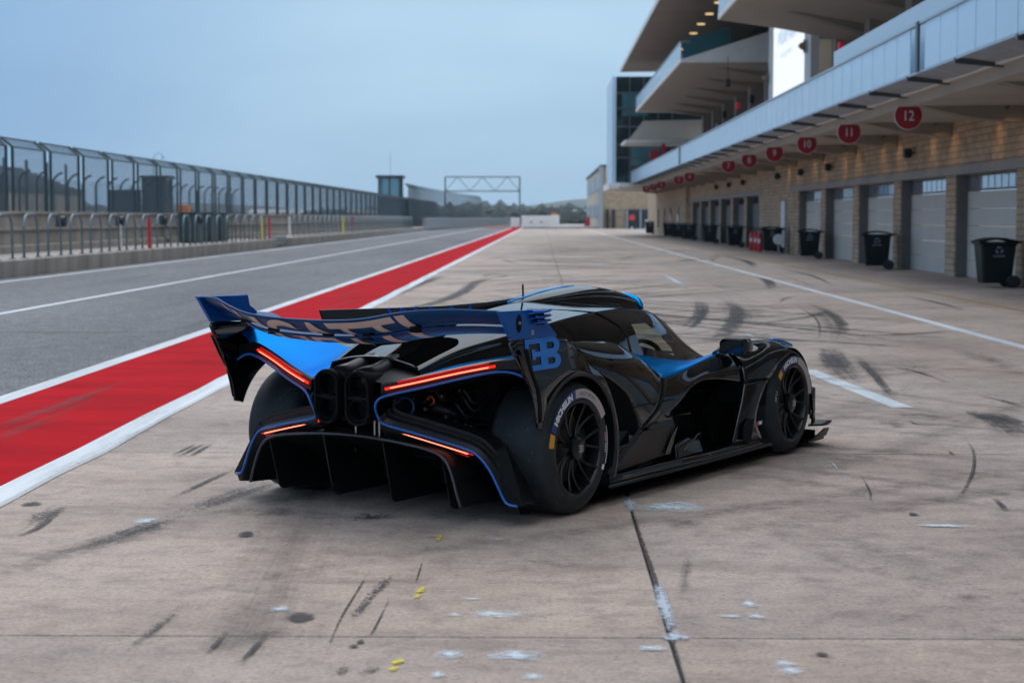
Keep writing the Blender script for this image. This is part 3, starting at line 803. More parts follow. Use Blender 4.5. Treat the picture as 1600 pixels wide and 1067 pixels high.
for i, (px, wd) in enumerate(((640, 9), (420, 14), (560, 12), (905, 8))):
    y = 900; x = (px-VPX)*y/F_PX; e = empty('distant_shed', (x, y+i*30, -.3)); tag(e, ['pale low shed beyond the gantry', 'pale long shed beyond the fence', 'pale shed among the trees behind the tower', 'pale shed left of the stone end building'][i], 'shed')
    MB().box(-wd, wd, -5, 5, 0, 4.5).build('wall', M_whc, e)
    MB().prism([(-wd-.5, -5.5, 4.5), (-wd-.5, 5.5, 4.5), (-wd-.5, 0, 6.2)], (2*wd+1, 0, 0)).build('roof', M_alu, e)
e = empty('sand_bank', (-70, 420, 0)); tag(e, 'pale dry verge beyond the straight', 'verge'); e['kind'] = 'structure'; del e['label']; del e['category']
o = MB().box(-200, -36, 205, 520, -.28, .25).build('verge', mat('dry_soil', (.44, .35, .24), .95, var=.2, vscale=.1), e); o.location = (70, -420, 0)
# ================================================================== PIT BUILDING
PB = empty('pit_building', (10.6, 40, 0)); tag(PB, 'long stone and concrete pit building with garage doors and glass balconies', 'building')
def pb(mbs, name, m, parent=PB, **k):
    o = mbs.build(name, m, parent, **k)
    if parent is PB: o.location = (-10.6, -40, 0)
    return o
YN, YF = -45, 170
P = 6.93; Y12 = 36.4
WX, DX = 10.6, 10.95
# bay layout: openings between pillars
near = [46.6 - P*k for k in range(-4, 13)]          # far edges of the pillars, 74.3 down to behind the camera
DOOR_Z = 2.62
pillars = []
bays = []
for k in range(len(near)):
    y_far = near[k]; pillars.append((y_far-1.05, y_far))
for a in range(len(near)-1):
    bays.append((near[a+1], near[a]-1.05))
g2 = [86.2 + 6.6*k for k in range(7)]
for k in range(7): pillars.append((g2[k]-.9 if k else g2[0]-.9, g2[k]+.1))
for k in range(6): bays.append((g2[k]+.1, g2[k+1]-.9))
for (a, b) in pillars:
    pb(MB().box(WX, DX+.3, a, b, -.02, DOOR_Z-.002), 'pillar', M_stone, bevel=.02)
# lintels, wall above, solid wall
for a, b in ((YN, 75.5), (85.0, 127.0)):
    pb(MB().box(WX-.06, DX+.3, a, b, DOOR_Z, DOOR_Z+.22), 'lintel', M_lintel)
pb(MB().box(WX, DX+.3, YN, 75.5, DOOR_Z+.222, 3.97), 'upper_wall', M_stone)
pb(MB().box(WX, DX+.3, 85.0, 127.0, DOOR_Z+.222, 3.97), 'upper_wall', M_stone)
pb(MB().box(WX-.02, DX+.3, 74.32, 85.28, -.02, DOOR_Z-.002), 'solid_wall', M_stone)
pb(MB().box(WX-.02, DX+.3, 75.52, 84.98, DOOR_Z, 3.968), 'solid_wall', M_stone)
pb(MB().box(WX-.3, DX+.3, 127.02, 172, -.02, 3.965), 'solid_wall', M_stone)
for y in (133, 141, 148, 156):
    pb(MB().box(WX-.36, WX-.29, y, y+1.1, .7, 2.3), 'side_window', M_dkglass)
# garage doors: rows of panels, a top row of panes
for (a, b) in bays:
    if a < 10 and b < 0 and a < -30: continue
    d = empty('garage_door', (DX, (a+b)/2, 0), parent=PB); d.location = (DX-10.6, (a+b)/2-40, 0)
    wd = (b-a)/2
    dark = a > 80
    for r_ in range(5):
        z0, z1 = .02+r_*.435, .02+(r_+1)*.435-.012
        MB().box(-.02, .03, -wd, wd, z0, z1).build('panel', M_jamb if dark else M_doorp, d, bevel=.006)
    z0, z1 = 2.2, 2.60
    MB().box(.0, .03, -wd, wd, z0, z1).build('pane_frame', M_jamb, d)
    npn = 9
    for k in range(npn):
        y0 = -wd+.1+k*(2*wd-.2)/npn; y1 = y0+(2*wd-.2)/npn-.09
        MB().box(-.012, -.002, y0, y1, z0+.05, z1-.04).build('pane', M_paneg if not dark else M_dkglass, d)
    o = MB().box(WX+.05, DX+.02, b-.02, b+.004, 0, DOOR_Z-.01).build('jamb', M_jamb, d); o.location = (-DX, -(a+b)/2, 0)
# service door in the solid wall
sd = empty('service_door', (WX-.03-10.6, 77.4-40, 0), parent=PB)
MB().box(-.05, -.005, -.62, .62, .02, 2.25).build('leaf', M_wht, sd); MB().box(-.03, 0, -.72, -.625, 0, 2.34).build('frame', M_alu, sd); MB().box(-.03, 0, .625, .72, 0, 2.34).build('frame', M_alu, sd)
MB().box(-.10, -.05, -.5, -.42, 1.0, 1.12).build('handle', M_alu, sd)
# canopy slab and its ribs
SOF = 3.97
sl = MB(); prof = [(7.52, 4.20), (7.52, 4.02), (8.1, SOF), (16, SOF), (16, 4.20)]
sl.v = [(x, YN, z) for x, z in prof]+[(x, 160, z) for x, z in prof]; n = 5
sl.f = [(4, 3, 2, 1, 0), (5, 6, 7, 8, 9)]+[(i, (i+1) % n, n+(i+1) % n, n+i) for i in range(n)]
pb(sl, 'canopy_slab', M_beige)
pb(MB().box(7.44, 7.518, YN, 160, 4.03, 4.16), 'slab_edge', M_whc)
yb = Y12-P*11+2.6
while yb < 160:
    pb(MB().prism([(8.3, yb, SOF-.004), (9.3, yb, SOF-.24), (10.58, yb, SOF-.36), (10.58, yb, SOF-.004)], (0, .55, 0)), 'canopy_rib', M_beam)
    yb += P
# round garage numbers hung from the canopy
def disc(txt, y, label):
    e = empty('garage_number', (7.62, y-.02, 3.829)); tag(e, label, 'sign', 'round garage number signs')
    r_ = .283; s = MB(); cut = .187
    pts = []
    a0 = math.asin(cut/r_)
    for i in range(33):
        a = math.pi-a0+(math.pi+2*a0)*i/32
        pts.append((r_*math.cos(a), r_*math.sin(a)-cut-.0))
    s.prism([(p[0], 0, p[1]) for p in pts], (0, .03, 0)); s.build('plate', M_disc, e)
    s = MB(); s.tube([(p[0], .015, p[1]) for p in pts], .012, 6); s.build('rim', M_whc, e)
    text_mesh(txt, .30, M_wht, e, 'number', (0, -.006, -.20), depth=.004, sx=.82)
    return e
def text_mesh(txt, size, m, parent, name, loc, rot=(R(90), 0, 0), depth=.0, sx=1.0, bold=.0, align='CENTER'):
    cu = bpy.data.curves.new('txt', 'FONT'); cu.body = txt; cu.size = size; cu.align_x = align; cu.align_y = 'CENTER'; cu.extrude = depth; cu.offset = bold
    t = bpy.data.objects.new('txt', cu); C.objects.link(t)
    dg = bpy.context.evaluated_depsgraph_get(); me = bpy.data.meshes.new_from_object(t.evaluated_get(dg))
    bpy.data.objects.remove(t); me.materials.clear(); me.materials.append(m)
    o = link(name, me, parent, loc); o.rotation_euler = rot; o.scale = (sx, 1, 1)
    return o
M_disc = mat('sign_red', (.30, .006, .016), .5)
for t, px_, q in (('12', 1413, 'largest and nearest'), ('11', 1322, 'second nearest'), ('10', 1257, 'third nearest'), ('9', 1207, 'fourth nearest'),
             ('8', 1168, 'fifth nearest'), ('7', 1136, 'sixth nearest'), ('4', 1076, 'right one of the middle pair'), ('3', 1059, 'left one of the middle pair'),
             ('2', 1032, 'right one of the far three'), ('1', 1020, 'middle one of the far three'), ('0', 1009, 'farthest of all')):
    disc(t, F_PX*7.62/(px_-VPX), 'red round sign with white %s under the canopy, %s' % (t, q))
pb(MB().box(7.60, 7.72, YN, 160, 3.83, 4.03), 'canopy_downstand', M_beige)
# balcony front: frosted panes, handrail, carrying bars, draped mesh
BX, BZ0, BZ1, PN = 6.8, 4.17, 4.99, 1.235
y = -22.0
gp_ = MB().box(0, .02, -PN/2+.02, PN/2-.02, BZ0, BZ1).mesh('balcony_pane', M_frost)
while y < 136:
    if not (31.6 < y < 32.4): link('balcony_pane', gp_, PB, (BX-10.6, y-40, 0))
    y += PN
pb(MB().box(BX-.03, BX+.05, -22, 136, BZ1+.002, BZ1+.045), 'handrail', M_alu)
pb(MB().box(BX-.01, BX+.03, -22, 136, BZ0-.05, BZ0-.002), 'bottom_rail', M_alu)
for y in (32.2, 87.5, 14): pb(MB().box(BX-.05, BX+.0, y-.09, y+.09, BZ0-.02, BZ1+.06), 'balcony_post', M_dkal)
PBAR = 3.81; y = 29.35-PBAR*10
M_mesh = mat('grey_mesh', (.34, .37, .41), .6, .3, var=.2, vscale=3)
bar = MB().prism([(0, -.05, 4.06), (.80, -.05, 3.99), (.80, -.05, 4.05), (0, -.05, 4.15)], (0, .10, 0)).mesh('carrying_bar', M_dkal)
mesh_s = MB(); mesh_s.grid([[(x, PBAR*j/6, 4.165-.07*math.sin(math.pi*j/6)*(1-x/1.2)-.14*x) for x in (0, .28, .56, .78)] for j in range(7)])
mm = mesh_s.mesh('draped_mesh', M_mesh, True)
while y < 134:
    link('carrying_bar', bar, PB, (BX-.02-10.6, y-40, 0)); link('draped_mesh', mm, PB, (BX-10.6, y-40, .0)); y += PBAR
# balcony end cap
pb(MB().box(5.9, 7.6, 136.1, 140, 3.9, 4.2), 'end_parapet', M_whc)
pb(MB().box(6.6, 8.0, 136.0, 136.08, 4.2, 5.0), 'end_railing', M_dkal)
# second floor back wall, pilasters, glazing and its inner railing
pb(MB().box(12.4, 12.7, YN, 130, 4.21, 9.0), 'second_floor_wall', M_beige)
M_pil = M_beam
y = 20.0
while y < 128:
    pb(MB().box(11.2, 12.39, y-.5, y+.5, 6.9, 9.0), 'pilaster', M_pil); y += P
for (a, b) in ((10, 46), (58, 86), (88, 124)):
    pb(MB().box(12.2, 12.34, a, b, 4.3, 6.9), 'glazing', M_dkglass)
    pb(MB().box(12.1, 12.38, a, b, 6.88, 7.0), 'glazing_head', M_dkal)
    for k in range(int((b-a)/2.4)+1): pb(MB().box(12.12, 12.19, a+k*2.4-.04, a+k*2.4+.04, 4.3, 6.88), 'mullion', M_dkal)
for (a, b) in ((12, 46), (58, 125)):
    for z in (5.35, 5.15): pb(MB().box(9.0, 9.05, a, b, z-.02, z+.02), 'inner_rail', M_alu)
    for k in range(int((b-a)/2.0)+1): pb(MB().box(9.0, 9.04, a+k*2.0-.02, a+k*2.0+.02, 4.2, 5.34), 'rail_post', M_alu)
    pb(MB().box(9.02, 9.03, a, b, 4.25, 5.1), 'inner_glass', M_tealglass)
pb(MB().box(7.2, 8.8, 28, 44, 4.2, 5.6), 'inner_kiosk', M_frost)
# third-floor galleries: two long trays on tapered ribs
def gallery(y0, y1, dip=0):
    Zs = 9.05
    pb(MB().box(6.9, 12.4, y0, y1, Zs+.35, Zs+.55), 'gallery_floor', M_beige)
    s = MB(); prof = [(6.78, Zs), (6.78, Zs+.30), (12.4, Zs+.345), (12.4, Zs-.35-dip), (9.2, Zs-.05-dip*.5)]
    s.v = [(x, y0, z) for x, z in prof]+[(x, y1, z) for x, z in prof]; n = 5
    s.f = [(4, 3, 2, 1, 0), (5, 6, 7, 8, 9)]+[(i, (i+1) % n, n+(i+1) % n, n+i) for i in range(n)]
    pb(s, 'gallery_soffit', M_beige)
    pb(MB().box(6.70, 6.777, y0-.05, y1, Zs+.0, Zs+.22), 'gallery_edge', M_whc)
    y = y0
    while y < y1-.6:
        L = min(1.8, y1-y); pb(MB().box(6.72, 6.75, y+.02, y+L-.02, Zs+.24, Zs+.98), 'gallery_pane', M_frost); y += 1.8
    pb(MB().box(6.69, 6.78, y0, y1, Zs+.985, Zs+1.03), 'gallery_handrail', M_alu)
    y = y0+2.5
    while y < y1:
        pb(MB().prism([(8.6, y, Zs-.02-dip*.4), (12.39, y, Zs-.75-dip), (12.39, y, Zs-.30-dip), (9.3, y, Zs-.04-dip*.5)], (0, .6, 0)), 'gallery_rib', M_beam); y += P
    # stair flank facing the lane end
    yy = y0-.32
    pb(MB().prism([(6.75, yy, Zs-.02), (12.3, yy, Zs-.02), (12.3, yy, Zs+1.95), (11.3, yy, Zs+1.55), (6.75, yy, Zs+.12)], (0, .25, 0)), 'stair_flank', M_whc)
    pb(MB().prism([(6.80, yy+.06, Zs+.16), (9.1, yy+.06, Zs+.88), (9.1, yy+.06, Zs+1.70), (6.80, yy+.06, Zs+1.0)], (0, .03, 0)), 'stair_glass', M_tealglass)
gallery(86.4, 127)
gallery(-30, 68, .62)
for y, z in ((86.0, 8.2),):
    e = empty('hanging_speaker', (8.95, 85.7, 8.95), parent=PB); e.location = (8.95-10.6, 45.7, 8.95)
    MB().box(-.12, .12, -.12, .12, -1.15, -.75).build('case', M_blk, e, bevel=.05); MB().tube([(0, 0, -.75), (0, 0, .3)], .015, 5).build('cable', M_blk, e)
# third-floor back wall and big roof
pb(MB().box(12.41, 12.7, YN, 134, 9.02, 12.5), 'third_floor_wall', M_dkglass)
rf = MB(); prof = [(5.95, 12.62), (6.0, 12.48), (13, 12.52), (16, 12.52), (16, 13.1), (6.4, 12.95)]
rf.v = [(x, YN, z) for x, z in prof]+[(x, 134, z) for x, z in prof]; n = 6
rf.f = [tuple(range(5, -1, -1)), tuple(range(6, 12))]+[(i, (i+1) % n, n+(i+1) % n, n+i) for i in range(n)]
pb(rf, 'roof', M_beam)
pb(MB().box(5.86, 5.94, YN, 134.1, 12.46, 12.72), 'roof_edge', M_whc)
for i in range(12):
    y = 76+i*5.0
    s = MB(); s.lathe([(0, 0), (0, .21), (.05, .23), (.05, 0)], 18, 'z', (9.0, y, 12.44)); pb(s, 'soffit_lamp', M_lampw)
# dark glazed end block with floor bands and a white fin
EY = 138.0
pb(MB().box(5.75, 16, EY, EY+12, 4.25, 12.46), 'end_block', M_dkglass)
for z in (6.2, 7.2, 8.6, 10.0, 11.2): pb(MB().box(5.74, 14, EY-.06, EY-.002, z-.07, z+.07), 'floor_band', M_dkal)
for x in (6.8, 7.9, 9.0, 10.1): pb(MB().box(x-.05, x+.05, EY-.08, EY-.003, 4.3, 12.4), 'mullion', M_dkal)
pb(MB().box(6.9, 9.2, EY-.04, EY-.001, 5.6, 7.1), 'teal_pane', M_tealglass)  # teal glass panes set over the darker block
pb(MB().box(6.2, 8.2, EY-.04, EY-.001, 9.4, 11.1), 'teal_pane', M_tealglass)
pb(MB().box(5.45, 5.74, EY-.2, EY+12, 4.0, 12.46), 'white_fin', M_frost)
pb(MB().box(5.2, 9.4, EY-.3, EY+12, 3.75, 4.24), 'end_parapet', M_whc)
s = MB(); s.prism([(5.9, 133.6, 7.0), (12.3, 133.6, 7.0), (12.3, 133.6, 8.9), (7.6, 133.6, 8.8), (6.7, 133.6, 7.6)], (0, .3, 0)); pb(s, 'end_flank', M_beige)
pb(MB().box(5.95, 12.3, 127.1, 133.5, 6.9, 7.1), 'end_landing', M_whc)
s = MB(); s.box(8.0, 8.6, 131, 131.4, 4.25, 6.5); pb(s, 'red_banner', mat('banner_red', (.62, .02, .05), .6))
s = MB(); s.box(8.75, 9.0, 129.5, 130, 4.25, 7.0); pb(s, 'red_banner', bpy.data.materials['banner_red'])
pb(MB().box(9.6, 10.6, 118, 119.5, 4.22, 6.6), 'lobby_screen', M_blk)
pb(MB().box(10.9, 11.2, 110, 112, 4.22, 7.4), 'lobby_column', M_jamb)
# red exit boxes and speakers on the second-floor pilasters
for y in (66.5, 80.3, 101): pb(MB().box(11.05, 11.19, y-.25, y+.25, 7.7, 8.05), 'exit_box', mat('exit_red', (.45, .01, .02), .5, emit=(.6, .01, .03), estr=.25))
for y in (73.5, 94, 108): pb(MB().box(10.95, 11.19, y-.25, y+.25, 7.55, 8.0), 'wall_speaker', M_blk, bevel=.08)
# wall speakers / cameras along the garage wall
for y in (36.5, 50.6, 64.6, 71.5, 78.5, 92, 99, 106):
    e = empty('wall_floodlight', (WX-10.6, y-40, 3.35), parent=PB)
    MB().box(-.30, -.08, -.15, .15, -.13, .15).build('head', M_blk, e, bevel=.05); MB().tube([(-.1, 0, 0), (0, 0, .02)], .03, 6).build('arm', M_dkal, e)
# warm downlights that wash the stone above the doors
def warm_light(y):
    e = empty('wall_washer', (WX-.5-10.6, y-40, SOF-.02), parent=PB)
    MB().lathe([(-.07, .0), (-.07, .05), (0, .06)], 12, 'z').build('can', M_dkal, e)
    l = bpy.data.lights.new('wall_washer_bulb', 'SPOT'); l.energy = 8; l.color = (1, .60, .22); l.spot_size = R(125); l.spot_blend = 1.0; l.shadow_soft_size = .05
    o = bpy.data.objects.new('bulb', l); C.objects.link(o); o.parent = e; o.location = (0, 0, -.09); o.rotation_euler = (0, R(-22), 0)
for k in range(-1, 6):
    for dy in (-1.2, 1.3): warm_light(43.4+P*k+dy-P/2)
# lit screen hung behind the balcony glass
sc = empty('screen_wall', (10.4, 75.3, 6.88)); tag(sc, 'bright white lit screen with faint blue lettering above the balcony', 'screen')
MB().box(0, .25, -4.75, 4.75, .0, 3.5).build('display', M_screen, sc)
MB().box(-.02, .3, 4.76, 6.3, -2.6, 3.6).build('frame_column', M_whc, sc); MB().box(-.02, .3, -6.4, -4.76, -2.6, 3.6).build('frame_column', M_whc, sc)
MB().box(-.01, .26, -4.75, 4.75, -.16, -.002).build('frame_base', M_blk, sc)
M_ink = mat('screen_print', (.25, .42, .60), .5, emit=(.25, .42, .60), estr=.8)
rs = random.Random(9)                                    # print too blurred to read: short uneven strokes in two rows
for (z0, hh, y0, y1, n) in ((2.05, .85, 3.2, -2.4, 15), (1.5, .28, 2.4, -1.2, 16)):
    s = MB()
    for k in range(n):
        y = y0+(y1-y0)*k/n; h_ = hh*rs.uniform(.5, 1); b = z0+rs.uniform(0, hh-h_); wd = hh*rs.uniform(.10, .28); sl = rs.uniform(-.15, .25)*hh
        s.prism([(-.006, y, b), (-.006, y-wd, b), (-.006, y-wd-sl, b+h_), (-.006, y-sl, b+h_)], (.004, 0, 0))
    o = s.build('lettering', M_ink, sc); o['kind'] = 'stuff'
for y, z in ((-5.5, 1.35), (6.0, 1.0)):
    e = empty('screen_lamp', (-.1, y, z), parent=sc); MB().prism([(0, -.2, -.25), (0, .2, -.25), (0, .2, .25), (0, -.2, .25)], (-.05, 0, 0)).build('back', M_dkal, e)
    MB().lathe([(-.28, .02), (-.18, .13), (0, .19)], 14, 'x').build('shade', mat('bronze_shade', (.30, .18, .08), .5), e)
# ---------------------------------------------------------------- stone building at the far end
eb = empty('end_building', (8.5, 250, 0)); tag(eb, 'two-storey stone building with grey windows at the end of the apron', 'building')
def eb_(mbs, name, m):
    o = mbs.build(name, m, eb); o.location = (-8.5, -250, 0); return o
eb_(MB().box(8.45, 30, 250, 332, 0, 8.7), 'wall', M_stone)
eb_(MB().box(8.2, 30.2, 249.8, 333, 8.7, 9.0), 'roof', M_dkal)
eb_(MB().box(8.38, 8.449, 252, 330, .1, 8.5), 'side_render', M_cream)
for z0, z1 in ((1.6, 3.6), (5.6, 7.8)):
    for k in range(3): eb_(MB().box(8.30, 8.379, 254+k*26, 276+k*26, z0, z1), 'window', M_alu)
eb_(MB().box(8.1, 8.6, 249.5, 252, 0, 8.7), 'corner_post', M_alu)
for x in (9.0, 9.9): eb_(MB().box(x, x+.42, 249.5, 249.9, 0, 2.7), 'gate_leaf', M_blk)
eb_(MB().box(16.0, 18.0, 249.3, 249.9, 1.2, 4.4), 'white_panel', M_wht)
eb_(MB().box(12.2, 16.0, 249.7, 249.95, 0, 2.7), 'doorway', M_dkglass)
for x in (12.0, 13.9, 15.5): eb_(MB().box(x-.12, x+.12, 249.4, 249.69, 0, 2.8), 'door_frame', M_alu)
fr = empty('end_railing', (13.5, 242, 0)); tag(fr, 'thin dark railing in front of the stone end building', 'railing')
for k in range(26): MB().tube([(-4+k*.38, 0, 0), (-4+k*.38, 0, 2.55)], .03, 4).build('bar', M_dkal, fr)
MB().box(-4.1, 5.8, -.03, .03, 2.5, 2.58).build('top_rail', M_dkal, fr)
sg = empty('red_sign', (12.1, 238, 0)); tag(sg, 'round red sign on a black stand before the stone end building', 'sign')
MB().box(-.42, .42, -.1, .1, 0.0, 2.3).build('stand', M_blk, sg)
s = MB(); s.lathe([(-.16, 0), (-.16, .40), (-.11, .42), (-.11, 0)], 24, 'y', (0, 0, 1.55)); s.build('disc', mat('bright_red', (.75, .05, .07), .5), sg)
MB().box(-.16, .16, -.2, -.1, .02, .3).build('white_foot', M_wht, sg)
ut = empty('utility_box', (14.3, 236, 0)); tag(ut, 'pale utility box beside the railing at the far end', 'box')
MB().box(-.55, .55, -.4, .4, .05, 1.25).build('case', M_wht, ut, bevel=.04); MB().box(-.5, .5, -.35, .35, 0, .05).build('plinth', M_dgr, ut)
MB().box(-.58, .58, -.43, .43, 1.25, 1.31).build('lid', M_alu, ut)
cn = empty('red_tent', (8.2, 310, 0)); tag(cn, 'small red banner left of the stone end building', 'banner')
MB().prism([(-.9, 0, 0), (.7, 0, 0), (.7, 0, 1.9), (.2, 0, 2.3), (-.5, 0, 1.1)], (0, .1, 0)).build('cloth', bpy.data.materials['banner_red'], cn); MB().tube([(.7, 0, 0), (.7, 0, 2.5)], .04, 6).build('pole', M_dkal, cn)

# ---------------------------------------------------------------- wheelie bins along the garages
def make_bin():
    e = empty('wheeled_bin', (0, 0, 0))
    s = MB(); rows = []
    for (z, hx, hy) in ((.10, .26, .27), (.14, .275, .28), (.9, .335, .345), (.92, .36, .365), (.97, .36, .365)):
        rows.append([(a*hx, b*hy, z) for a, b in ((-1, -.86), (-.86, -1), (.86, -1), (1, -.86), (1, .86), (.86, 1), (-.86, 1), (-1, .86), (-1, -.86))])
    s.grid(rows); s.f.append(tuple(range(8))); s.f.append(tuple(4*9+i for i in range(8)))
    s.build('body', M_bin, e, auto=35)
    s = MB(); rows = []
    for t in range(7):
        x = -.38+t*.76/6; zz = .985+.075*math.sin(math.pi*t/6)
        rows.append([(x, y, zz-(.03 if abs(y) > .36 else 0)) for y in (-.385, -.35, 0, .35, .385)])
    s.grid(rows); s.build('lid', M_bin, e, solid=.02)
    for y in (-.31, .31):
        s = MB(); s.lathe([(-.04, 0), (-.04, .12), (-.025, .135), (.025, .135), (.04, .12), (.04, 0)], 18, 'y', (.29, y, .135)); s.build('wheel', M_blk, e)
    s = MB(); s.tube([(.36, -.3, .95), (.46, -.3, .98), (.46, .3, .98), (.36, .3, .95)], .02, 6); s.build('handle', M_bin, e)
    # small pale recycling mark: three bent arrows over a line
    s = MB()
    for k in range(3):
        a = R(90+120*k); c_ = Vector((math.cos(a)*.055, 0, math.sin(a)*.055)); u = Vector((-math.sin(a), 0, math.cos(a))); v = Vector((math.cos(a), 0, math.sin(a)))
        pts = [c_-u*.04-v*.012, c_+u*.015-v*.012, c_+u*.015-v*.03, c_+u*.05, c_+u*.015+v*.03, c_+u*.015+v*.012, c_-u*.04+v*.012]
        s.prism([(p.x, -.352, p.z+.80) for p in pts], (0, -.004, 0))
    for k in range(6): s.box(-.11+k*.038, -.085+k*.038, -.352, -.348, .66, .69)
    s.build('print', mat('bin_print', (.25, .32, .35), .6), e)
    return e
M_bin = mat('bin_plastic', (.006, .013, .016), .5, spec=.25, var=.2, vscale=4)
bp = make_bin()
binspots = [(9.95, 38.9, .95, 'nearest wheeled bin, large at the right edge under number 12'), (9.95, 52.6, .99, 'wheeled bin left of the nearest one, before a garage pillar'), (9.98, 66.0, .97, 'wheeled bin before the last near garage, right of the white service door'),
            (9.9, 75.9, 1.0, 'wheeled bin just right of the fire extinguishers'), (10.1, 78.2, 1.0, 'wheeled bin half hidden behind the fire extinguishers'), (9.95, 91.2, 1.0, 'wheeled bin left of the fire extinguishers'),
            (9.95, 104.6, 1.0, 'wheeled bin below garage numbers 3 and 4'), (9.9, 118.6, 1.02, 'right one of three wheeled bins close together'), (9.9, 128.6, 1.02, 'middle one of three wheeled bins close together'),
            (9.9, 138.6, 1.02, 'left one of three wheeled bins close together'), (9.95, 163, 1.1, 'farthest wheeled bin by the end of the stone wall')]
for i, (x, y, sc_, lab) in enumerate(binspots):
    b = bp if i == 0 else copy_tree(bp)
    b.location = (x, y, 0); b.rotation_euler.z = R(random.uniform(-12, 6)); b.scale = (sc_*1.2, sc_*1.1, sc_*1.08)
    tag(b, 'dark '+lab, 'bin', 'wheeled bins along the garages')
# fire extinguishers
def extinguisher(x, y, lab, i):
    e = empty('fire_extinguisher', (x, y, 0)); tag(e, lab, 'extinguisher', 'fire extinguishers by the bins')
    s = MB(); s.lathe([(.02, 0), (.02, .10), (.08, .115), (.74, .115), (.84, .08), (.90, .035), (.90, 0)], 18, 'z'); s.build('cylinder', M_redp, e, smooth=True)
    s = MB(); s.grid([[(.117*math.cos(R(a)), .117*math.sin(R(a)), z) for z in (.42, .60)] for a in range(215, 276, 10)]); s.build('white_label', M_wht, e)
    s = MB(); s.tube([(0, 0, .96), (.1, 0, 1.02), (.2, -.05, .9), (.2, -.05, .4)], .02, 6); s.build('hose', M_blk, e)
    s = MB(); s.tube([(-.02, 0, 1.0), (-.16, 0, 1.12)], .02, 6); s.build('lever', M_blk, e)
extinguisher(9.75, 82.2, 'red fire extinguisher, leftmost of three beside the bins', 0)
extinguisher(9.75, 80.6, 'red fire extinguisher, middle of three beside the bins', 1)
extinguisher(9.6, 78.0, 'red fire extinguisher, rightmost of three beside the bins', 2)
e = empty('small_stand', (9.9, 74.0, 0)); tag(e, 'pale small hose reel stand beside the white service door', 'stand')
MB().box(-.1, .1, -.15, .15, 0, .1).build('base', M_alu, e); MB().tube([(0, 0, .1), (0, 0, .85)], .03, 6).build('stem', M_alu, e); MB().lathe([(-.08, 0), (-.08, .22), (.08, .22), (.08, 0)], 16, 'y', (0, 0, .62)).build('reel', M_wht, e)
# ---------------------------------------------------------------- thin air haze
hz = MB(); hz.box(-3200, 3200, -900, 4700, -2, 110)
M_haze = bpy.data.materials.new('air_haze'); M_haze.use_nodes = True
n_ = M_haze.node_tree; n_.nodes.clear(); o_ = n_.nodes.new('ShaderNodeOutputMaterial'); v_ = n_.nodes.new('ShaderNodeVolumePrincipled')
v_.inputs['Color'].default_value = (.74, .88, 1, 1); v_.inputs['Density'].default_value = .00012; v_.inputs['Anisotropy'].default_value = .2
n_.links.new(v_.outputs[0], o_.inputs['Volume'])
tag(hz.build('haze', M_haze), kind='stuff')
# ================================================================== THE RACE CAR
CAR = empty('race_car', (-.645, 9.49, 0), R(58.78))
tag(CAR, 'low black and blue track racing car with tall rear wing and red light bars', 'race car')
ROLL = .0133                                            # the body leans a little on its springs
def paintm(name, col, rough=.16, coat=1.0):
    m = mat(name, col, rough, 0, .5, coat); m.node_tree.nodes['Principled BSDF'].inputs['Coat IOR'].default_value = 1.5
    return m
K_black = mat('gloss_black_paint', (.0022, .0027, .0033), .04, spec=.85)
K_blue = mat('metallic_blue_paint', (.002, .34, .84), .20, .85)
K_blue.node_tree.nodes['Principled BSDF'].inputs['Specular Tint'].default_value = (.02, .50, .95, 1)
K_dblue = mat('deep_blue_paint', (.001, .052, .17), .42, .0, spec=.3)
K_line = mat('blue_trim', (.006, .125, .50), .35, coat=.5)
K_ep = mat('endplate_blue_paint', (.003, .105, .42), .3, .3)
K_carbon = mat('dark_carbon', (.005, .006, .007), .38, spec=.4)
K_matt = mat('matt_black', (.004, .005, .006), .75, spec=.2)
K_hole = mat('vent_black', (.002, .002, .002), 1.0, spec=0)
K_satin = mat('satin_black', (.008, .010, .012), .42)
K_rub = mat('tyre_compound', (.017, .022, .025), .62, spec=.35, var=.35, vscale=9, bump=.08, bscale=90, obj=True)
K_podm = mat('exhaust_ceramic', (.0025, .003, .0036), .55, spec=.18)
K_rim = mat('rim_black', (.006, .007, .008), .28, .3, coat=.4)
K_flange = mat('rim_edge', (.05, .05, .055), .35, .8)
K_text = mat('beige_vinyl', (.60, .48, .44), .5)
K_eb = mat('logo_blue', (.008, .19, .68), .35, coat=.5)
K_redl = mat('tail_light_red', (.3, .0, .0), .4, emit=(1.0, .018, .006), estr=1.3)
K_core = mat('tail_light_core', (.3, .02, .01), .4, emit=(1.0, .20, .11), estr=3.2)
K_dred = mat('tail_light_dim', (.25, .0, .0), .3, emit=(.6, .006, .004), estr=.55)
K_silver = mat('bare_metal', (.45, .45, .46), .3, .9)
K_copper = mat('copper_part', (.45, .13, .05), .35, .6)
K_cal = mat('brake_caliper', (.38, .25, .20), .3, .8)
K_lens = glassy('car_glass', (.006, .008, .008), .03, .82, (.72, .74, .68))
K_shield = glassy('tinted_windscreen', (.006, .007, .007), .03, .70, (.66, .68, .62))
K_interior = mat('cabin_trim', (.012, .016, .02), .6)
K_mich = mat('tyre_mark_blue', (.012, .045, .22), .5)
K_grey = mat('tyre_mark_grey', (.46, .40, .40), .6)
K_wtxt = mat('tyre_mark_white', (.80, .80, .82), .6)
K_yel = mat('tyre_mark_yellow', (.70, .33, .02), .5)

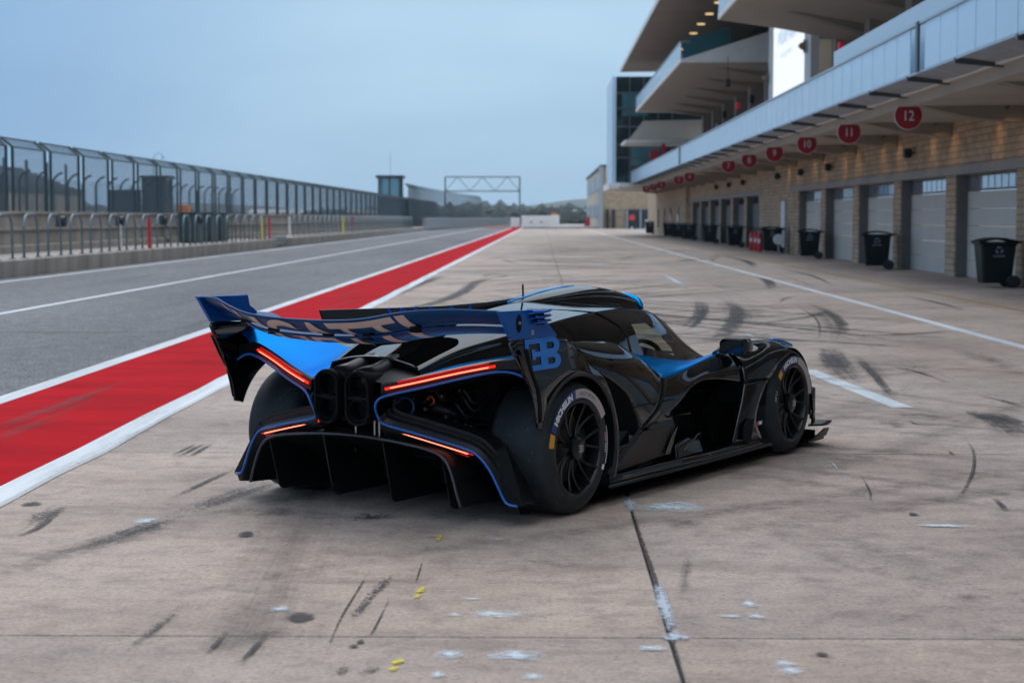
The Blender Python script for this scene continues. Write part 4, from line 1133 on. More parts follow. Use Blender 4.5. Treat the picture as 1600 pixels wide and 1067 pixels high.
g = NG(K_rub); tc_ = g.n('TexCoord').outputs['Object']               # marbles and dust stuck to the warm tread
nz_ = g.noise(tc_, 55, 2, .5); src = g.b.inputs['Base Color'].links[0].from_socket
g.l(g.mix(g.ramp(nz_, [(.70, 0.0), (.735, .75)]), src, (.16, .16, .16)), g.b.inputs['Base Color'])
def V(*a): return Vector(a)
def crv(P, n=8): return catmull([Vector(p) for p in P], n)
def loft(rows, nu=6, nv=6):
    """smooth sheet through a grid of control points"""
    a = [catmull([Vector(p) for p in r], nv) for r in rows]
    cols = [catmull([a[i][k] for i in range(len(a))], nu) for k in range(len(a[0]))]
    return [[cols[k][i] for k in range(len(cols))] for i in range(len(cols[0]))]
def place(mb, name, m, parent=CAR, mirror=True, roll=True, labels=None, **kw):
    """a car part on the right, and its twin on the left"""
    outp = []
    for sgn in ((1, -1) if mirror else (1,)):
        q = MB(); q.v = [(v[0], v[1]*sgn, v[2]+(ROLL*v[1]*sgn if roll else 0)) for v in mb.v]
        q.f = list(mb.f) if sgn == 1 else [f[::-1] for f in mb.f]
        q.uv = mb.uv
        par = parent[0 if sgn == 1 else 1] if isinstance(parent, (list, tuple)) else parent
        outp.append(q.build(name, m, par, **kw))
    return outp
def sheetmb(rows): s = MB(); s.grid(rows); return s
def mirror_rows(rows):
    """right-half rows running from the centre line out -> full rows from right edge to left edge"""
    return [[p for p in r[::-1]] + [V(p[0], -p[1], p[2]) for p in r[1:]] for r in rows]
def split(obj, poly, name, m, parent=None, side=0, ax=(0, 2)):
    """cut a convex polygon (x-z, or other axes) out of a sheet and make it a part of its own"""
    me = obj.data; bm = bmesh.new(); bm.from_mesh(me); n = len(poly)
    cx = sum(p[0] for p in poly)/n; cz = sum(p[1] for p in poly)/n; planes = []
    for i in range(n):
        a, b = poly[i], poly[(i+1) % n]; nn = [0, 0, 0]; nx, nz_ = b[1]-a[1], -(b[0]-a[0])
        if (cx-a[0])*nx+(cz-a[1])*nz_ > 0: nx, nz_ = -nx, -nz_
        nn[ax[0]] = nx; nn[ax[1]] = nz_; co = [0, 0, 0]; co[ax[0]] = a[0]; co[ax[1]] = a[1]
        planes.append((Vector(co), Vector(nn).normalized()))
        bmesh.ops.bisect_plane(bm, geom=bm.verts[:]+bm.edges[:]+bm.faces[:], dist=1e-5, plane_co=co, plane_no=nn)
    inside = [f for f in bm.faces if all((f.calc_center_median()-c).dot(k) < 0 for c, k in planes) and (side == 0 or f.calc_center_median().y*side > 0)]
    keep = {f.index for f in inside}
    bm2 = bm.copy(); bm2.faces.ensure_lookup_table(); bm.faces.ensure_lookup_table(); bm.faces.index_update(); bm2.faces.index_update()
    ids = {f.index for f in inside}
    bmesh.ops.delete(bm2, geom=[f for f in bm2.faces if f.index not in ids], context='FACES')
    bmesh.ops.delete(bm, geom=[f for f in bm.faces if f.index in ids], context='FACES')
    bm.to_mesh(me); bm.free()
    m2 = bpy.data.meshes.new(name); bm2.to_mesh(m2); bm2.free(); m2.materials.append(m)
    for p in m2.polygons: p.use_smooth = True
    return link(name, m2, parent or CAR)

# ---------------------------------------------------------------- cabin and engine cover, one flowing sheet
cab = [  # x, centre z, rail(y,z), side(y,z), foot(y,z)
 (-.44, .800, (.275, .755), (.285, .740), (.295, .725)),
 (-.16, .865, (.330, .840), (.350, .808), (.368, .772)),
 (.15, .945, (.420, .900), (.452, .850), (.482, .800)),
 (.41, 1.000, (.500, .950), (.552, .882), (.600, .812)),
 (.80, 1.036, (.470, .978), (.550, .888), (.625, .785)),
 (1.15, 1.046, (.430, .984), (.540, .878), (.640, .750)),
 (1.50, 1.036, (.390, .984), (.530, .868), (.640, .702)),
 (1.75, 1.012, (.360, .972), (.510, .848), (.630, .670)),
 (2.00, .962, (.325, .940), (.480, .808), (.612, .645)),
 (2.20, .915, (.300, .885), (.445, .762), (.585, .630)),
 (2.40, .842, (.280, .808), (.405, .708), (.545, .618)),
 (2.60, .750, (.255, .722), (.355, .655), (.470, .608)),
 (2.80, .660, (.200, .642), (.280, .615), (.350, .600)),
 (2.95, .598, (.100, .597), (.150, .594), (.200, .590))]
rows = []
for x, zc, (ry, rz), (sy, sz), (fy, fz) in cab:
    rows.append([V(x, 0, zc), V(x, -ry*.5, zc+(rz-zc)*.42), V(x, -ry*.97, rz+.002), V(x, -ry-.012, rz-.010), V(x, -sy, sz), V(x, -fy, fz)])
R6 = loft(rows, 6, 4)
cabin = place(sheetmb(mirror_rows(R6)), 'cabin_shell', K_black, mirror=False, smooth=True)[0]
for sd_, nm in ((-1, 'r'), (1, 'l')):
    w1 = split(cabin, [(1.36, .775), (1.44, .895), (1.66, .890), (1.82, .735), (1.80, .690)], 'side_window', K_lens, side=sd_)
ws = split(cabin, [(1.90, -.29), (1.90, .29), (2.88, .24), (2.88, -.24)], 'windscreen', K_shield, ax=(0, 1))
for sd_ in (-1, 1):
    pass

# cabin inside: tub, seat, dash, roll hoop
place(MB().box(.9, 2.7, -.50, .50, .30, .36), 'cabin_floor', K_interior, mirror=False)
s = MB(); s.grid(loft([[V(1.22, y, .36) for y in (-.5, -.36, -.22)], [V(1.16, y, .60) for y in (-.5, -.36, -.22)], [V(1.10, y, .80) for y in (-.44, -.36, -.28)]], 4, 4)); place(s, 'seat', K_interior, smooth=True, solid=.06)
s = MB(); s.box(1.46, 1.56, -.46, -.28, .69, .80); place(s, 'headrest', mat('blue_leather', (.02, .10, .22), .5), bevel=.04)
s = MB(); s.grid(loft([[V(2.05, y, .52) for y in (-.5, 0, .5)], [V(2.12, y, .64) for y in (-.46, 0, .46)], [V(2.5, y, .60) for y in (-.4, 0, .4)]], 3, 4)); place(s, 'dashboard', K_interior, mirror=False, smooth=True)
s = MB(); s.tube([(.98, -.50, .5), (1.0, -.46, .86), (1.0, -.30, .955), (1.0, .30, .955), (1.0, .46, .86), (.98, .5, .5)], .024, 8); place(s, 'roll_hoop', K_interior, mirror=False, smooth=True)
place(MB().box(.90, .94, -.52, .52, .36, .90), 'bulkhead', K_interior, mirror=False)
s = MB(); s.tube([(1.86, -.36+.13*math.cos(a), .66+.11*math.sin(a)) for a in [i*math.pi/8 for i in range(16)]], .016, 6, closed=True); place(s, 'steering_wheel', K_matt, mirror=False)
# shut line of the engine lid
def on_cabin(x, f):
    for i in range(len(cab)-1):
        if cab[i][0] <= x <= cab[i+1][0]:
            t = (x-cab[i][0])/(cab[i+1][0]-cab[i][0]); break
    def L(k): a, b = cab[i][k], cab[i+1][k]; return (a[0]+(b[0]-a[0])*t, a[1]+(b[1]-a[1])*t)
    (ry, rz), (sy, sz), (fy, fz) = L(2), L(3), L(4); zc = cab[i][1]+(cab[i+1][1]-cab[i][1])*t
    pts = [(0, zc), (ry, rz), (sy, sz), (fy, fz)]; k = min(2, int(f)); q = f-k
    return V(x, -(pts[k][0]+(pts[k+1][0]-pts[k][0])*q), pts[k][1]+(pts[k+1][1]-pts[k][1])*q)
s = MB(); s.tube([on_cabin(x, f)+V(0, -.003, .004) for x, f in ((.72, .45), (.85, .62), (1.0, .85), (1.12, 1.05), (1.2, 1.4), (1.26, 1.8), (1.27, 2.3), (1.2, 2.9))], .0045, 5)
place(s, 'shut_line', K_matt)

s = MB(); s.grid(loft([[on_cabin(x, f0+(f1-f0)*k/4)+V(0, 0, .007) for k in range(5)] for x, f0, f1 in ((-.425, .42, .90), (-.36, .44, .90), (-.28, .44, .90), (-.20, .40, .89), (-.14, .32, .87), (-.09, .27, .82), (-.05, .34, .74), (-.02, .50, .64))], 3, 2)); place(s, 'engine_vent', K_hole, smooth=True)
# ---------------------------------------------------------------- roof scoop, spine fin, antenna
sc_rows = []
for x, hw, z0, z1 in ((.82, .03, 1.02, 1.035), (1.0, .09, 1.02, 1.055), (1.2, .145, 1.02, 1.082), (1.5, .185, 1.01, 1.106), (1.78, .20, .985, 1.098), (2.0, .20, .955, 1.068), (2.14, .195, .945, 1.034)):
    r_ = []
    for a in range(13):
        t = math.pi*a/12; c_, s_ = math.cos(t), math.sin(t)
        r_.append(V(x, -hw*math.copysign(abs(c_)**.7, c_), z0+(z1-z0)*abs(s_)**.75))
    sc_rows.append(r_)
s = MB(); s.grid(loft(sc_rows, 6, 1)); place(s, 'roof_scoop', K_black, mirror=False, smooth=True)
lip = sc_rows[-1]
s = MB(); s.tube(lip, .017, 8); place(s, 'scoop_lip', K_blue, mirror=False, smooth=True)
s = MB(); s.grid([[p+V(-.03, 0, 0) for p in lip], [V(2.08, p.y, .95) for p in lip]]); place(s, 'scoop_mouth', K_matt, mirror=False)
def scoop_top(x):
    T = [(.82, 1.035), (1.0, 1.055), (1.2, 1.082), (1.5, 1.106), (1.78, 1.098), (2.0, 1.068), (2.14, 1.034)]
    for i in range(6):
        if T[i][0] <= x <= T[i+1][0]: return T[i][1]+(T[i+1][1]-T[i][1])*(x-T[i][0])/(T[i+1][0]-T[i][0])
    return 1.005
s = MB(); s.tube([V(x, -.012, scoop_top(x)-.001) for x in (.84, .92, 1.0, 1.1, 1.2, 1.35, 1.5, 1.6)], .008, 6); place(s, 'scoop_pinstripe', mat('bright_blue_stripe', (.01, .28, .75), .3), mirror=False, smooth=True)
fin = [(-.890, 1.068), (-.351, 1.054), (.181, 1.043), (.632, 1.046), (1.05, 1.062), (1.05, 1.0), (.41, .965), (.15, .92), (-.16, .86), (-.42, .86), (-.62, .93), (-.865, 1.012)]
s = MB(); s.prism([(x, -.006, z) for x, z in fin], (0, .012, 0)); place(s, 'spine_fin', K_black, mirror=False)
M_finmark = mat('fin_lettering', (.006, .09, .48), .4)
for ch_, xx in (('W', -.20), ('1', .06), ('6', .25), ('I', .45)): text_mesh(ch_, .12, M_finmark, CAR, 'fin_letter', (xx, -.0085, .998-.022*xx), rot=(R(90), 0, 0), depth=.0006, sx=2.2, bold=.002)
s = MB(); s.tube([(1.03, 0, .99), (1.03, 0, 1.03)], .012, 8); s.tube([(1.03, 0, 1.03), (1.025, 0, 1.135)], .0055, 6); place(s, 'antenna', K_matt, mirror=False)
s = MB(); s.lathe([(0, .04), (.012, .034), (.016, 0)], 16, 'z', (.62, -.20, .985)); place(s, 'filler_cap', K_matt, mirror=False)

# ---------------------------------------------------------------- rear deck (blue) and shoulders (black)
deck = [
 [V(-.672, -.246, .690), V(-.585, -.46, .722), V(-.455, -.775, .805), V(-.40, -.945, .885)],
 [V(-.44, -.295, .727), V(-.42, -.48, .725), V(-.33, -.76, .815), V(-.28, -.945, .915)],
 [V(-.16, -.368, .772), V(-.16, -.54, .760), V(-.13, -.77, .840), V(-.10, -.94, .915)],
 [V(.15, -.482, .800), V(.13, -.63, .792), V(.10, -.78, .855), V(.06, -.870, .893)]]
deck_rows = loft(deck, 6, 5)
place(sheetmb(deck_rows), 'rear_deck', K_blue, smooth=True)
sh = [[V(.15, -.482, .800), V(.13, -.63, .792), V(.10, -.78, .855), V(.06, -.870, .893)],
      [V(.41, -.600, .812), V(.41, -.69, .815), V(.41, -.77, .850), V(.41, -.815, .873)],
      [V(.80, -.625, .785), V(.80, -.67, .788), V(.80, -.725, .812), V(.79, -.76, .835)],
      [V(1.06, -.648, .757), V(1.05, -.668, .760), V(1.04, -.69, .765), V(1.02, -.72, .768)]]
place(sheetmb(loft(sh, 6, 4)), 'shoulder', K_black, smooth=True)

# ---------------------------------------------------------------- rear quarter panels with wheel arches
AC, AR = V(0, 0, .342), .398
def quarter():
    ob = [(-.415, .505), (-.445, .632), (-.515, .75), (-.585, .86), (-.635, .950), (-.42, .946), (-.20, .940), (-.05, .915), (.06, .885), (.15, .80), (.24, .715), (.335, .60), (.405, .44), (.415, .30), (.385, .165)]
    n = 56
    oc = catmull([V(x, 0, z) for x, z in ob], 4)
    L = [0]
    for i in range(1, len(oc)): L.append(L[-1]+(oc[i]-oc[i-1]).length)
    def outer(t):
        d = t*L[-1]
        for i in range(1, len(L)):
            if d <= L[i]+1e-9:
                k = (d-L[i-1])/max(1e-9, L[i]-L[i-1]); return oc[i-1].lerp(oc[i], k)
        return oc[-1]
    A0, A1 = R(157), R(-27)
    rows = []
    m = 8
    for i in range(n+1):
        t = i/n
        a = A0+(A1-A0)*(t**1.0)
        # outer parameter follows the arch angle
        best = min((k/400 for k in range(401)), key=lambda k: abs(math.atan2(outer(k).z-.342, outer(k).x)-a)) if True else t
        o_ = outer(best) if 0 < i < n else (oc[0] if i == 0 else oc[-1])
        p_ = V(AR*math.cos(a), 0, .342+AR*math.sin(a))
        r_ = []
        for k in range(m+1):
            q = p_.lerp(o_, k/m); d = (q-AC).length
            y = -.978
            y += max(0, (q.z-.70))*.11                        # leans in towards the top
            if q.x > -.1: y += max(0, q.z-.70)*max(0, q.x+.1)*2.0
            if k == 0: y = -.962
            r_.append(V(q.x, y, q.z))
        rows.append(r_)
    return rows
qrows = quarter()
QP = place(sheetmb(qrows), 'quarter_panel', K_black, smooth=True, solid=.012)
# the sharp corner where panel meets endplate is filled by a small plate
s = MB(); s.prism([(-.635, -.957, .952), (-.21, -.957, .941), (-.30, -.966, .87), (-.50, -.966, .76), (-.515, -.970, .752)], (0, .010, 0)); place(s, 'panel_corner', K_black)
# rear edge strip and slot on the panel
s = MB(); s.grid([[V(x, -.984, z), V(x+.05, -.984, z-.01)] for x, z in ((-.60, .88), (-.54, .78), (-.475, .69), (-.45, .62), (-.425, .53))]); place(s, 'rear_blade', K_black, solid=.006)
s = MB(); s.tube([V(x, -.986, z) for x, z in ((-.535, .90), (-.49, .80), (-.425, .70), (-.405, .62), (-.40, .53))], .011, 6); place(s, 'panel_slot', K_matt)
# arch lip and dark wheel house
lipc = [V((AR-.002)*math.cos(R(157-184*i/40)), -.972, .342+(AR-.002)*math.sin(R(157-184*i/40))) for i in range(41)]
s = MB(); s.tube(lipc, .011, 6); place(s, 'arch_lip', K_satin, smooth=True)
s = MB(); s.grid([[V(.405*math.cos(R(112-145*i/24)), y, .342+.405*math.sin(R(112-145*i/24))) for y in (-.955, -.75, -.56)] for i in range(25)]); place(s, 'wheel_house', K_matt, smooth=True)
s = MB(); s.box(-.02, .44, -.555, -.54, .10, .74); place(s, 'inner_arch', K_matt)

# ---------------------------------------------------------------- endplates with louvres
for sgn in (1,):
    s = MB(); s.prism([(-.742, -.945, 1.094), (-.33, -.945, 1.087), (-.315, -.945, 1.03), (-.285, -.945, 1.015), (-.205, -.945, .955), (-.205, -.945, .944), (-.630, -.945, .953)], (0, -.020, 0))
    EP = place(s, 'endplate', K_ep, bevel=.003)
    for k, zz in enumerate((1.082, 1.058, 1.034)):
        s = MB(); s.grid(loft([[V(-.49+k*.02, -.966, zz-.012), V(-.40, -.970, zz-.014), V(-.33, -.968, zz-.01)], [V(-.47+k*.02, -.995, zz-.006), V(-.39, -1.004, zz-.008), V(-.30, -.99, zz-.004)], [V(-.47+k*.02, -.985, zz+.006), V(-.39, -.99, zz+.004), V(-.30, -.978, zz+.006)]], 3, 4))
        place(s, 'louvre', K_ep, EP, smooth=True, solid=.004)
        s = MB(); s.box(-.45+k*.02, -.335, -.969, -.966, zz-.022, zz-.015); place(s, 'louvre_gap', K_matt, EP)
    s = MB(); s.lathe([(-.003, 0), (-.003, .022), (0, .024)], 16, 'y', (-.565, -.966, 1.028)); s.v = [(v[0]*1, v[1], 1.028+(v[2]-1.028)*1.9) for v in s.v]; place(s, 'pivot_recess', K_matt, EP)
    s = MB(); s.lathe([(-.006, 0), (-.006, .008), (0, .009)], 12, 'y', (-.565, -.968, 1.03)); place(s, 'bolt', K_silver, EP)
    s = MB(); s.box(-.45, -.425, -.9665, -.9655, .965, .99); place(s, 'small_badge', K_silver, EP)

# the two-letter emblem across the panel
def emblem(parent, plane, u0, u1, v0, v1, m, name):
    """mirrored E sharing its stem with a B, as flat raised strokes"""
    s = MB(); W_, H_ = u1-u0, v1-v0
    def rect(a, b, c, d):
        pts = [plane(u0+W_*p, v0+H_*q) for p, q in ((a, c), (b, c), (b, d), (a, d))]
        n = plane(u0, v0, .0)-plane(u0, v0, .0022)
        s.prism(pts, n*-1)
    rect(.42, .62, 0, 1)                       # shared stem
    rect(0, .42, .84, 1); rect(0, .42, 0, .16) # arms of the mirrored E
    rect(0, .10, .70, .84); rect(0, .10, .16, .26); rect(.18, .42, .42, .58); rect(.18, .27, .34, .42); rect(.18, .27, .58, .66)
    def bowl(cv, hv, r1):
        n = 12; rows_ = []
        outer = [(.62, cv+hv), (.80, cv+hv)] + [(.80+.20*math.sin(a), cv+hv*math.cos(a)) for a in [math.pi*i/n for i in range(1, n)]] + [(.80, cv-hv), (.62, cv-hv)]
        hi = hv-.15
        inner = [(.62, cv+hi), (.76, cv+hi)] + [(.76+.075*math.sin(a), cv+hi*math.cos(a)) for a in [math.pi*i/n for i in range(1, n)]] + [(.76, cv-hi), (.62, cv-hi)]
        b = len(s.v)
        for p in outer+inner: s.v.append(tuple(plane(u0+W_*p[0], v0+H_*p[1], .0022)))
        L_ = len(outer)
        for i in range(L_-1): s.f.append((b+i, b+i+1, b+L_+i+1, b+L_+i))
    bowl(.745, .255, 0); bowl(.255, .255, 0)
    return place(s, name, m, parent, mirror=False, recalc=True)
def yq(x, z):
    y = -.978+max(0, z-.70)*.11
    if x > -.1: y += max(0, z-.70)*max(0, x+.1)*2
    return y
emblem(CAR, lambda u, v, o=0: V(u, yq(u, v)-.0085-o, v), -.505, -.180, .790, .945, K_eb, 'side_emblem')

# ---------------------------------------------------------------- rear wing
span = [(.945, -.70, 1.088), (.80, -.78, 1.093), (.70, -.85, 1.092), (.60, -.93, 1.085), (.50, -.985, 1.069), (.40, -1.015, 1.048), (.30, -1.03, 1.035), (.15, -1.03, 1.026), (0, -1.03, 1.024)]
span = span + [(-y, x, z) for y, x, z in span[-2::-1]]
def wing_rows(prof, ymax=.945):
    return [[V(x+dx, y, z+dz) for dx, dz in prof] for y, x, z in [(p[0], p[1], p[2]) for p in catmull([V(*q) for q in span], 4)]]
FLAP = [(0, 0), (.035, -.026), (.075, -.047), (.12, -.062), (.17, -.070)]
MAIN = [(.125, -.083), (.165, -.102), (.22, -.116), (.29, -.123), (.38, -.118), (.46, -.100)]
WING = empty('rear_wing', (-.8, 0, 1.0), parent=CAR)
def wpart(rows, name, m, **k):
    o = place(sheetmb(rows), name, m, WING, mirror=False, smooth=True, **k)[0]; o.location = (.8, 0, -1.0); return o
wpart(wing_rows(catmull2 := [(p.x, p.y) for p in catmull([V(a, b, 0) for a, b in FLAP], 3)]), 'flap', K_dblue, solid=.008)
wpart(wing_rows([(p.x, p.y) for p in catmull([V(a, b, 0) for a, b in MAIN], 3)]), 'main_plane', K_dblue, solid=.008)
s = MB(); s.tube([V(x-.002, y, z+.002) for y, x, z in [(p[0], p[1], p[2]) for p in catmull([V(*q) for q in span], 4)]], .005, 6); o = place(s, 'flap_edge', K_dblue, WING, mirror=False, smooth=True)[0]; o.location = (.8, 0, -1)
for y in (.52, .30, -.05, -.30, -.55):
    s = MB(); s.box(-.905, -.865, y-.022, y+.022, .934, .966)
    if abs(y) > .4: s.v = [(v[0]+.045, v[1], v[2]+.045) for v in s.v]
    o = place(s, 'slot_bracket', K_matt, WING, mirror=False)[0]; o.location = (.8, 0, -1)
for y in ():                                   # swan-neck pylons under the main plane
    s = MB(); s.prism([(-.78, y, .90), (-.62, y, .885), (-.45, y, .80), (-.30, y, .80), (-.36, y, .74), (-.55, y, .72), (-.66, y, .80)], (0, .015, 0)); o = place(s, 'pylon', K_carbon, WING, mirror=False)[0]; o.location = (.8, 0, -1)
# lettering that runs over both wing elements
def wing_text(txt):
    cu = bpy.data.curves.new('txt', 'FONT'); cu.body = txt; cu.size = 1; cu.align_x = 'CENTER'; cu.offset = .022; cu.resolution_u = 6; cu.space_character = 1.0
    t = bpy.data.objects.new('txt', cu); C.objects.link(t)
    me = bpy.data.meshes.new_from_object(t.evaluated_get(bpy.context.evaluated_depsgraph_get())); bpy.data.objects.remove(t)
    bm = bmesh.new(); bm.from_mesh(me)
    xs_ = [v.co.x for v in bm.verts]; ys_ = [v.co.y for v in bm.verts]
    x0, x1, y0, y1 = min(xs_), max(xs_), min(ys_), max(ys_)
    for v in bm.verts: v.co = ((v.co.x-x0)/(x1-x0), (v.co.y-y0)/(y1-y0), 0)
    bmesh.ops.triangulate(bm, faces=bm.faces)
    for k in range(1, 40): bmesh.ops.bisect_plane(bm, geom=bm.verts[:]+bm.edges[:]+bm.faces[:], plane_co=(k/40, 0, 0), plane_no=(1, 0, 0))
    for k in range(1, 16): bmesh.ops.bisect_plane(bm, geom=bm.verts[:]+bm.edges[:]+bm.faces[:], plane_co=(0, k/16, 0), plane_no=(0, 1, 0))
    kill = [f for f in bm.faces if .375 < f.calc_center_median().y < .4375]
    bmesh.ops.delete(bm, geom=kill, context='FACES')
    SP_ = catmull([V(*q) for q in span], 10); F_ = catmull([V(a, b, 0) for a, b in FLAP], 8); M_ = catmull([V(a, b, 0) for a, b in MAIN], 8)
    def at(seq, t): d = t*(len(seq)-1); i = min(len(seq)-2, max(0, int(d))); return seq[i].lerp(seq[i+1], d-i)
    yl, yr = .66, -.56
    for v in bm.verts:
        u, w_ = v.co.x, v.co.y
        y = yl+(yr-yl)*u
        st = min(SP_, key=lambda p: abs(p.x-y))
        i = SP_.index(st); j = i+1 if (y < st.x and i+1 < len(SP_)) else max(0, i-1)
        a, b = SP_[i], SP_[j]; k = 0 if abs(a.x-b.x) < 1e-9 else (y-a.x)/(b.x-a.x); p = a.lerp(b, k)
        if w_ >= .40: q = at(F_, 1-(w_-.4375)/.5625*.96-.02)
        else: q = at(M_, min(1, .02+(.375-w_)/.375*.62))
        v.co = (p.y+q.x-.0075, y, p.z+q.y-.0055+ROLL*y)
    m2 = bpy.data.meshes.new('wing_lettering'); bm.to_mesh(m2); bm.free(); m2.materials.append(K_text)
    o = link('wing_lettering', m2, WING, (.8, 0, -1.0)); return o
wing_text('BUGATTI')

# ---------------------------------------------------------------- tail: frames, lights, exhausts
UL = [V(-.680, -.246, .672), V(-.615, -.42, .716), V(-.535, -.60, .764), V(-.465, -.765, .802)]
LL = [V(-.628, -.222, .470), V(-.600, -.37, .437), V(-.565, -.53, .399), V(-.532, -.680, .362)]
for path, up_ in ((UL, .020), (LL, -.018)):
    c_ = crv(path, 6)
    s = MB(); s.tube(c_, .0075, 8); a = place(s, 'light_bar', K_redl, smooth=True)
    s = MB(); s.tube([p+V(-.009, 0, (-.001 if up_ > 0 else -.004)) for p in c_[1:-1]], .0030, 6); place(s, 'light_core', K_core, a, smooth=True)
    s = MB(); s.tube([p+V(.004, 0, up_) for p in c_[2:-1]], .0055, 6); place(s, 'light_edge', K_dred, a, smooth=True)
# upper fascia band that carries the top light bar
c_ = crv([V(-.690, -.222, .664)]+[p+V(0, 0, 0) for p in UL]+[V(-.43, -.86, .806), V(-.405, -.955, .785)], 6)
s = MB(); s.grid([[p+V(.02, .0, .032), p+V(.006, 0, .024), p+V(.006, 0, -.020), p+V(-.004, 0, -.030), p+V(.03, 0, -.045), p+V(.16, 0, -.06)] for p in c_]); place(s, 'upper_fascia', K_carbon, smooth=False)
# blue trim loop
loop = [V(-.418, -.945, .738), V(-.440, -.86, .772), V(-.475, -.765, .772), V(-.545, -.60, .732), V(-.625, -.42, .682), V(-.685, -.27, .642), V(-.705, -.222, .615), V(-.700, -.205, .575), V(-.672, -.203, .525), V(-.650, -.225, .490), V(-.615, -.37, .457), V(-.580, -.53, .420), V(-.548, -.66, .386), V(-.530, -.72, .350), V(-.515, -.775, .28), V(-.500, -.835, .16), V(-.494, -.862, .126), V(-.480, -.91, .118)]
lc = crv(loop, 5)
s = MB(); s.tube([p+V(-.008, 0, 0) for p in lc], .0068, 8); place(s, 'blue_trim', K_line, smooth=True)
# lower boomerang fascia with nested ridges, from the trim inward
tail_i = lc[5*8:]
def inner(p, k):
    t = min(1, max(0, (-p.y-.20)/.66)); low = min(1, max(0, (.40-p.z)/.28))
    return p+V(.06*k+.02*k*k, (-.055*k*(low)-.05*k*(1-t)), (.060*k*(1-low)+.012*k))
s = MB()
s.grid([[p, inner(p, .34), inner(p, .35)+V(.02, 0, 0), inner(p, .6), inner(p, .61)+V(.02, 0, 0), inner(p, .86), inner(p, .86)+V(.12, 0, 0)] for p in tail_i]); place(s, 'lower_fascia', K_carbon)
for k in (.34, .6, .86):
    s = MB(); s.tube([inner(p, k)+V(-.003, 0, 0) for p in tail_i], .0022 if k < .8 else .003, 5); place(s, 'fascia_ridge', K_satin if k < .8 else K_flange, smooth=True)
# underside of the lower fascia, carrying the lower light
s = MB(); s.grid([[p+V(-.002, 0, -.004), p+V(.02, 0, -.045-.02*min(1, max(0, (p.z-.3)*6))), p+V(.16, 0.02, -.06)] for p in tail_i]); place(s, 'fascia_underside', K_carbon, smooth=True)
# outer leg plate down to the floor behind the tyre
s = MB(); s.prism([(-.497, -.862, .122), (-.475, -.935, .118), (-.42, -.80, .40), (-.50, -.72, .36)], (.02, 0, 0)); place(s, 'fascia_leg', K_matt)
# exhaust pods, each with an upper and a lower outlet
def pod(yc):
    n = 28; secs = []
    def sec(x, hw, z0, z1, r_):
        pts = []
        for i in range(n):
            a = 2*math.pi*i/n; c_, s_ = math.cos(a), math.sin(a)
            rc = min(hw, r_); s_ = math.sin(a+1e-6)
            zz = (z0+z1)/2 + ((z1-z0)/2-rc)*(1 if s_ > 0 else -1) + rc*s_
            pts.append(V(x, yc+(hw-rc)*(max(-1, min(1, c_*3)))+rc*c_, zz))
        return pts
    return sec, n
for yc in (.098, -.098):
    sec, n = pod(yc)
    P_ = empty('exhaust_pod', (-.6, yc, .6), parent=CAR)
    rows = [sec(-.40, .055, .56, .735, .05), sec(-.50, .064, .52, .745, .06), sec(-.62, .073, .488, .752, .072), sec(-.715, .078, .474, .756, .078), sec(-.731, .072, .480, .750, .072), sec(-.722, .063, .489, .740, .063), sec(-.62, .059, .50, .73, .059)]
    rows = [r_+[r_[0]] for r_ in rows]
    s = MB(); s.grid(rows); o = place(s, 'pod_shell', K_podm, P_, mirror=False, smooth=True)[0]; o.location = (.6, -yc, -.6)
    s = MB(); s.box(-.716, -.64, yc-.061, yc+.061, .609, .623); o = place(s, 'divider', K_podm, P_, mirror=False)[0]; o.location = (.6, -yc, -.6)
    s = MB(); s.f = [tuple(range(n))]; s.v = [tuple(p) for p in sec(-.63, .059, .50, .73, .059)]; o = place(s, 'outlet_back', K_matt, P_, mirror=False)[0]; o.location = (.6, -yc, -.6)
    for z0, z1 in ((.504, .605), (.626, .732)):
        s = MB(); s.tube([p for p in sec(-.712, .053, z0, z1, .045)], .003, 5, closed=True); o = place(s, 'outlet_rim', K_podm, P_, mirror=False)[0]; o.location = (.6, -yc, -.6)
# tail deck over the gearbox and the engine cover's rear lip
s = MB(); s.grid(loft([[V(-.66, y, .69+(.02 if abs(y) < .2 else 0)) for y in (-.25, -.12, 0, .12, .25)], [V(-.53, -.27, .71), V(-.53, -.12, .74), V(-.53, 0, .75), V(-.53, .12, .74), V(-.53, .27, .71)], [V(-.40, -.28, .74), V(-.40, -.12, .762), V(-.40, 0, .77), V(-.40, .12, .762), V(-.40, .28, .74)]], 4, 4)); place(s, 'tail_deck', K_satin, mirror=False, smooth=True)
for y in (-.083, .083):
    s = MB(); s.tube([(-.66, y, .71), (-.52, y, .725), (-.36, y*.9, .775), (-.24, y*.8, .80)], [.055, .055, .045, .015], 14); place(s, 'exhaust_bulge', K_satin, mirror=False, smooth=True)
s = MB(); s.tube([V(-.44, y, .80-(abs(y)/.275)**2*.045+.004) for y in [(-.275+.55*i/12) for i in range(13)]], .008, 6); place(s, 'cover_lip', K_black, mirror=False, smooth=True)
s = MB(); s.grid([[V(-.44, y, .80-(abs(y)/.275)**2*.045), V(-.40, y, .70)] for y in [(-.275+.55*i/12) for i in range(13)]]); place(s, 'cover_back', K_matt, mirror=False)
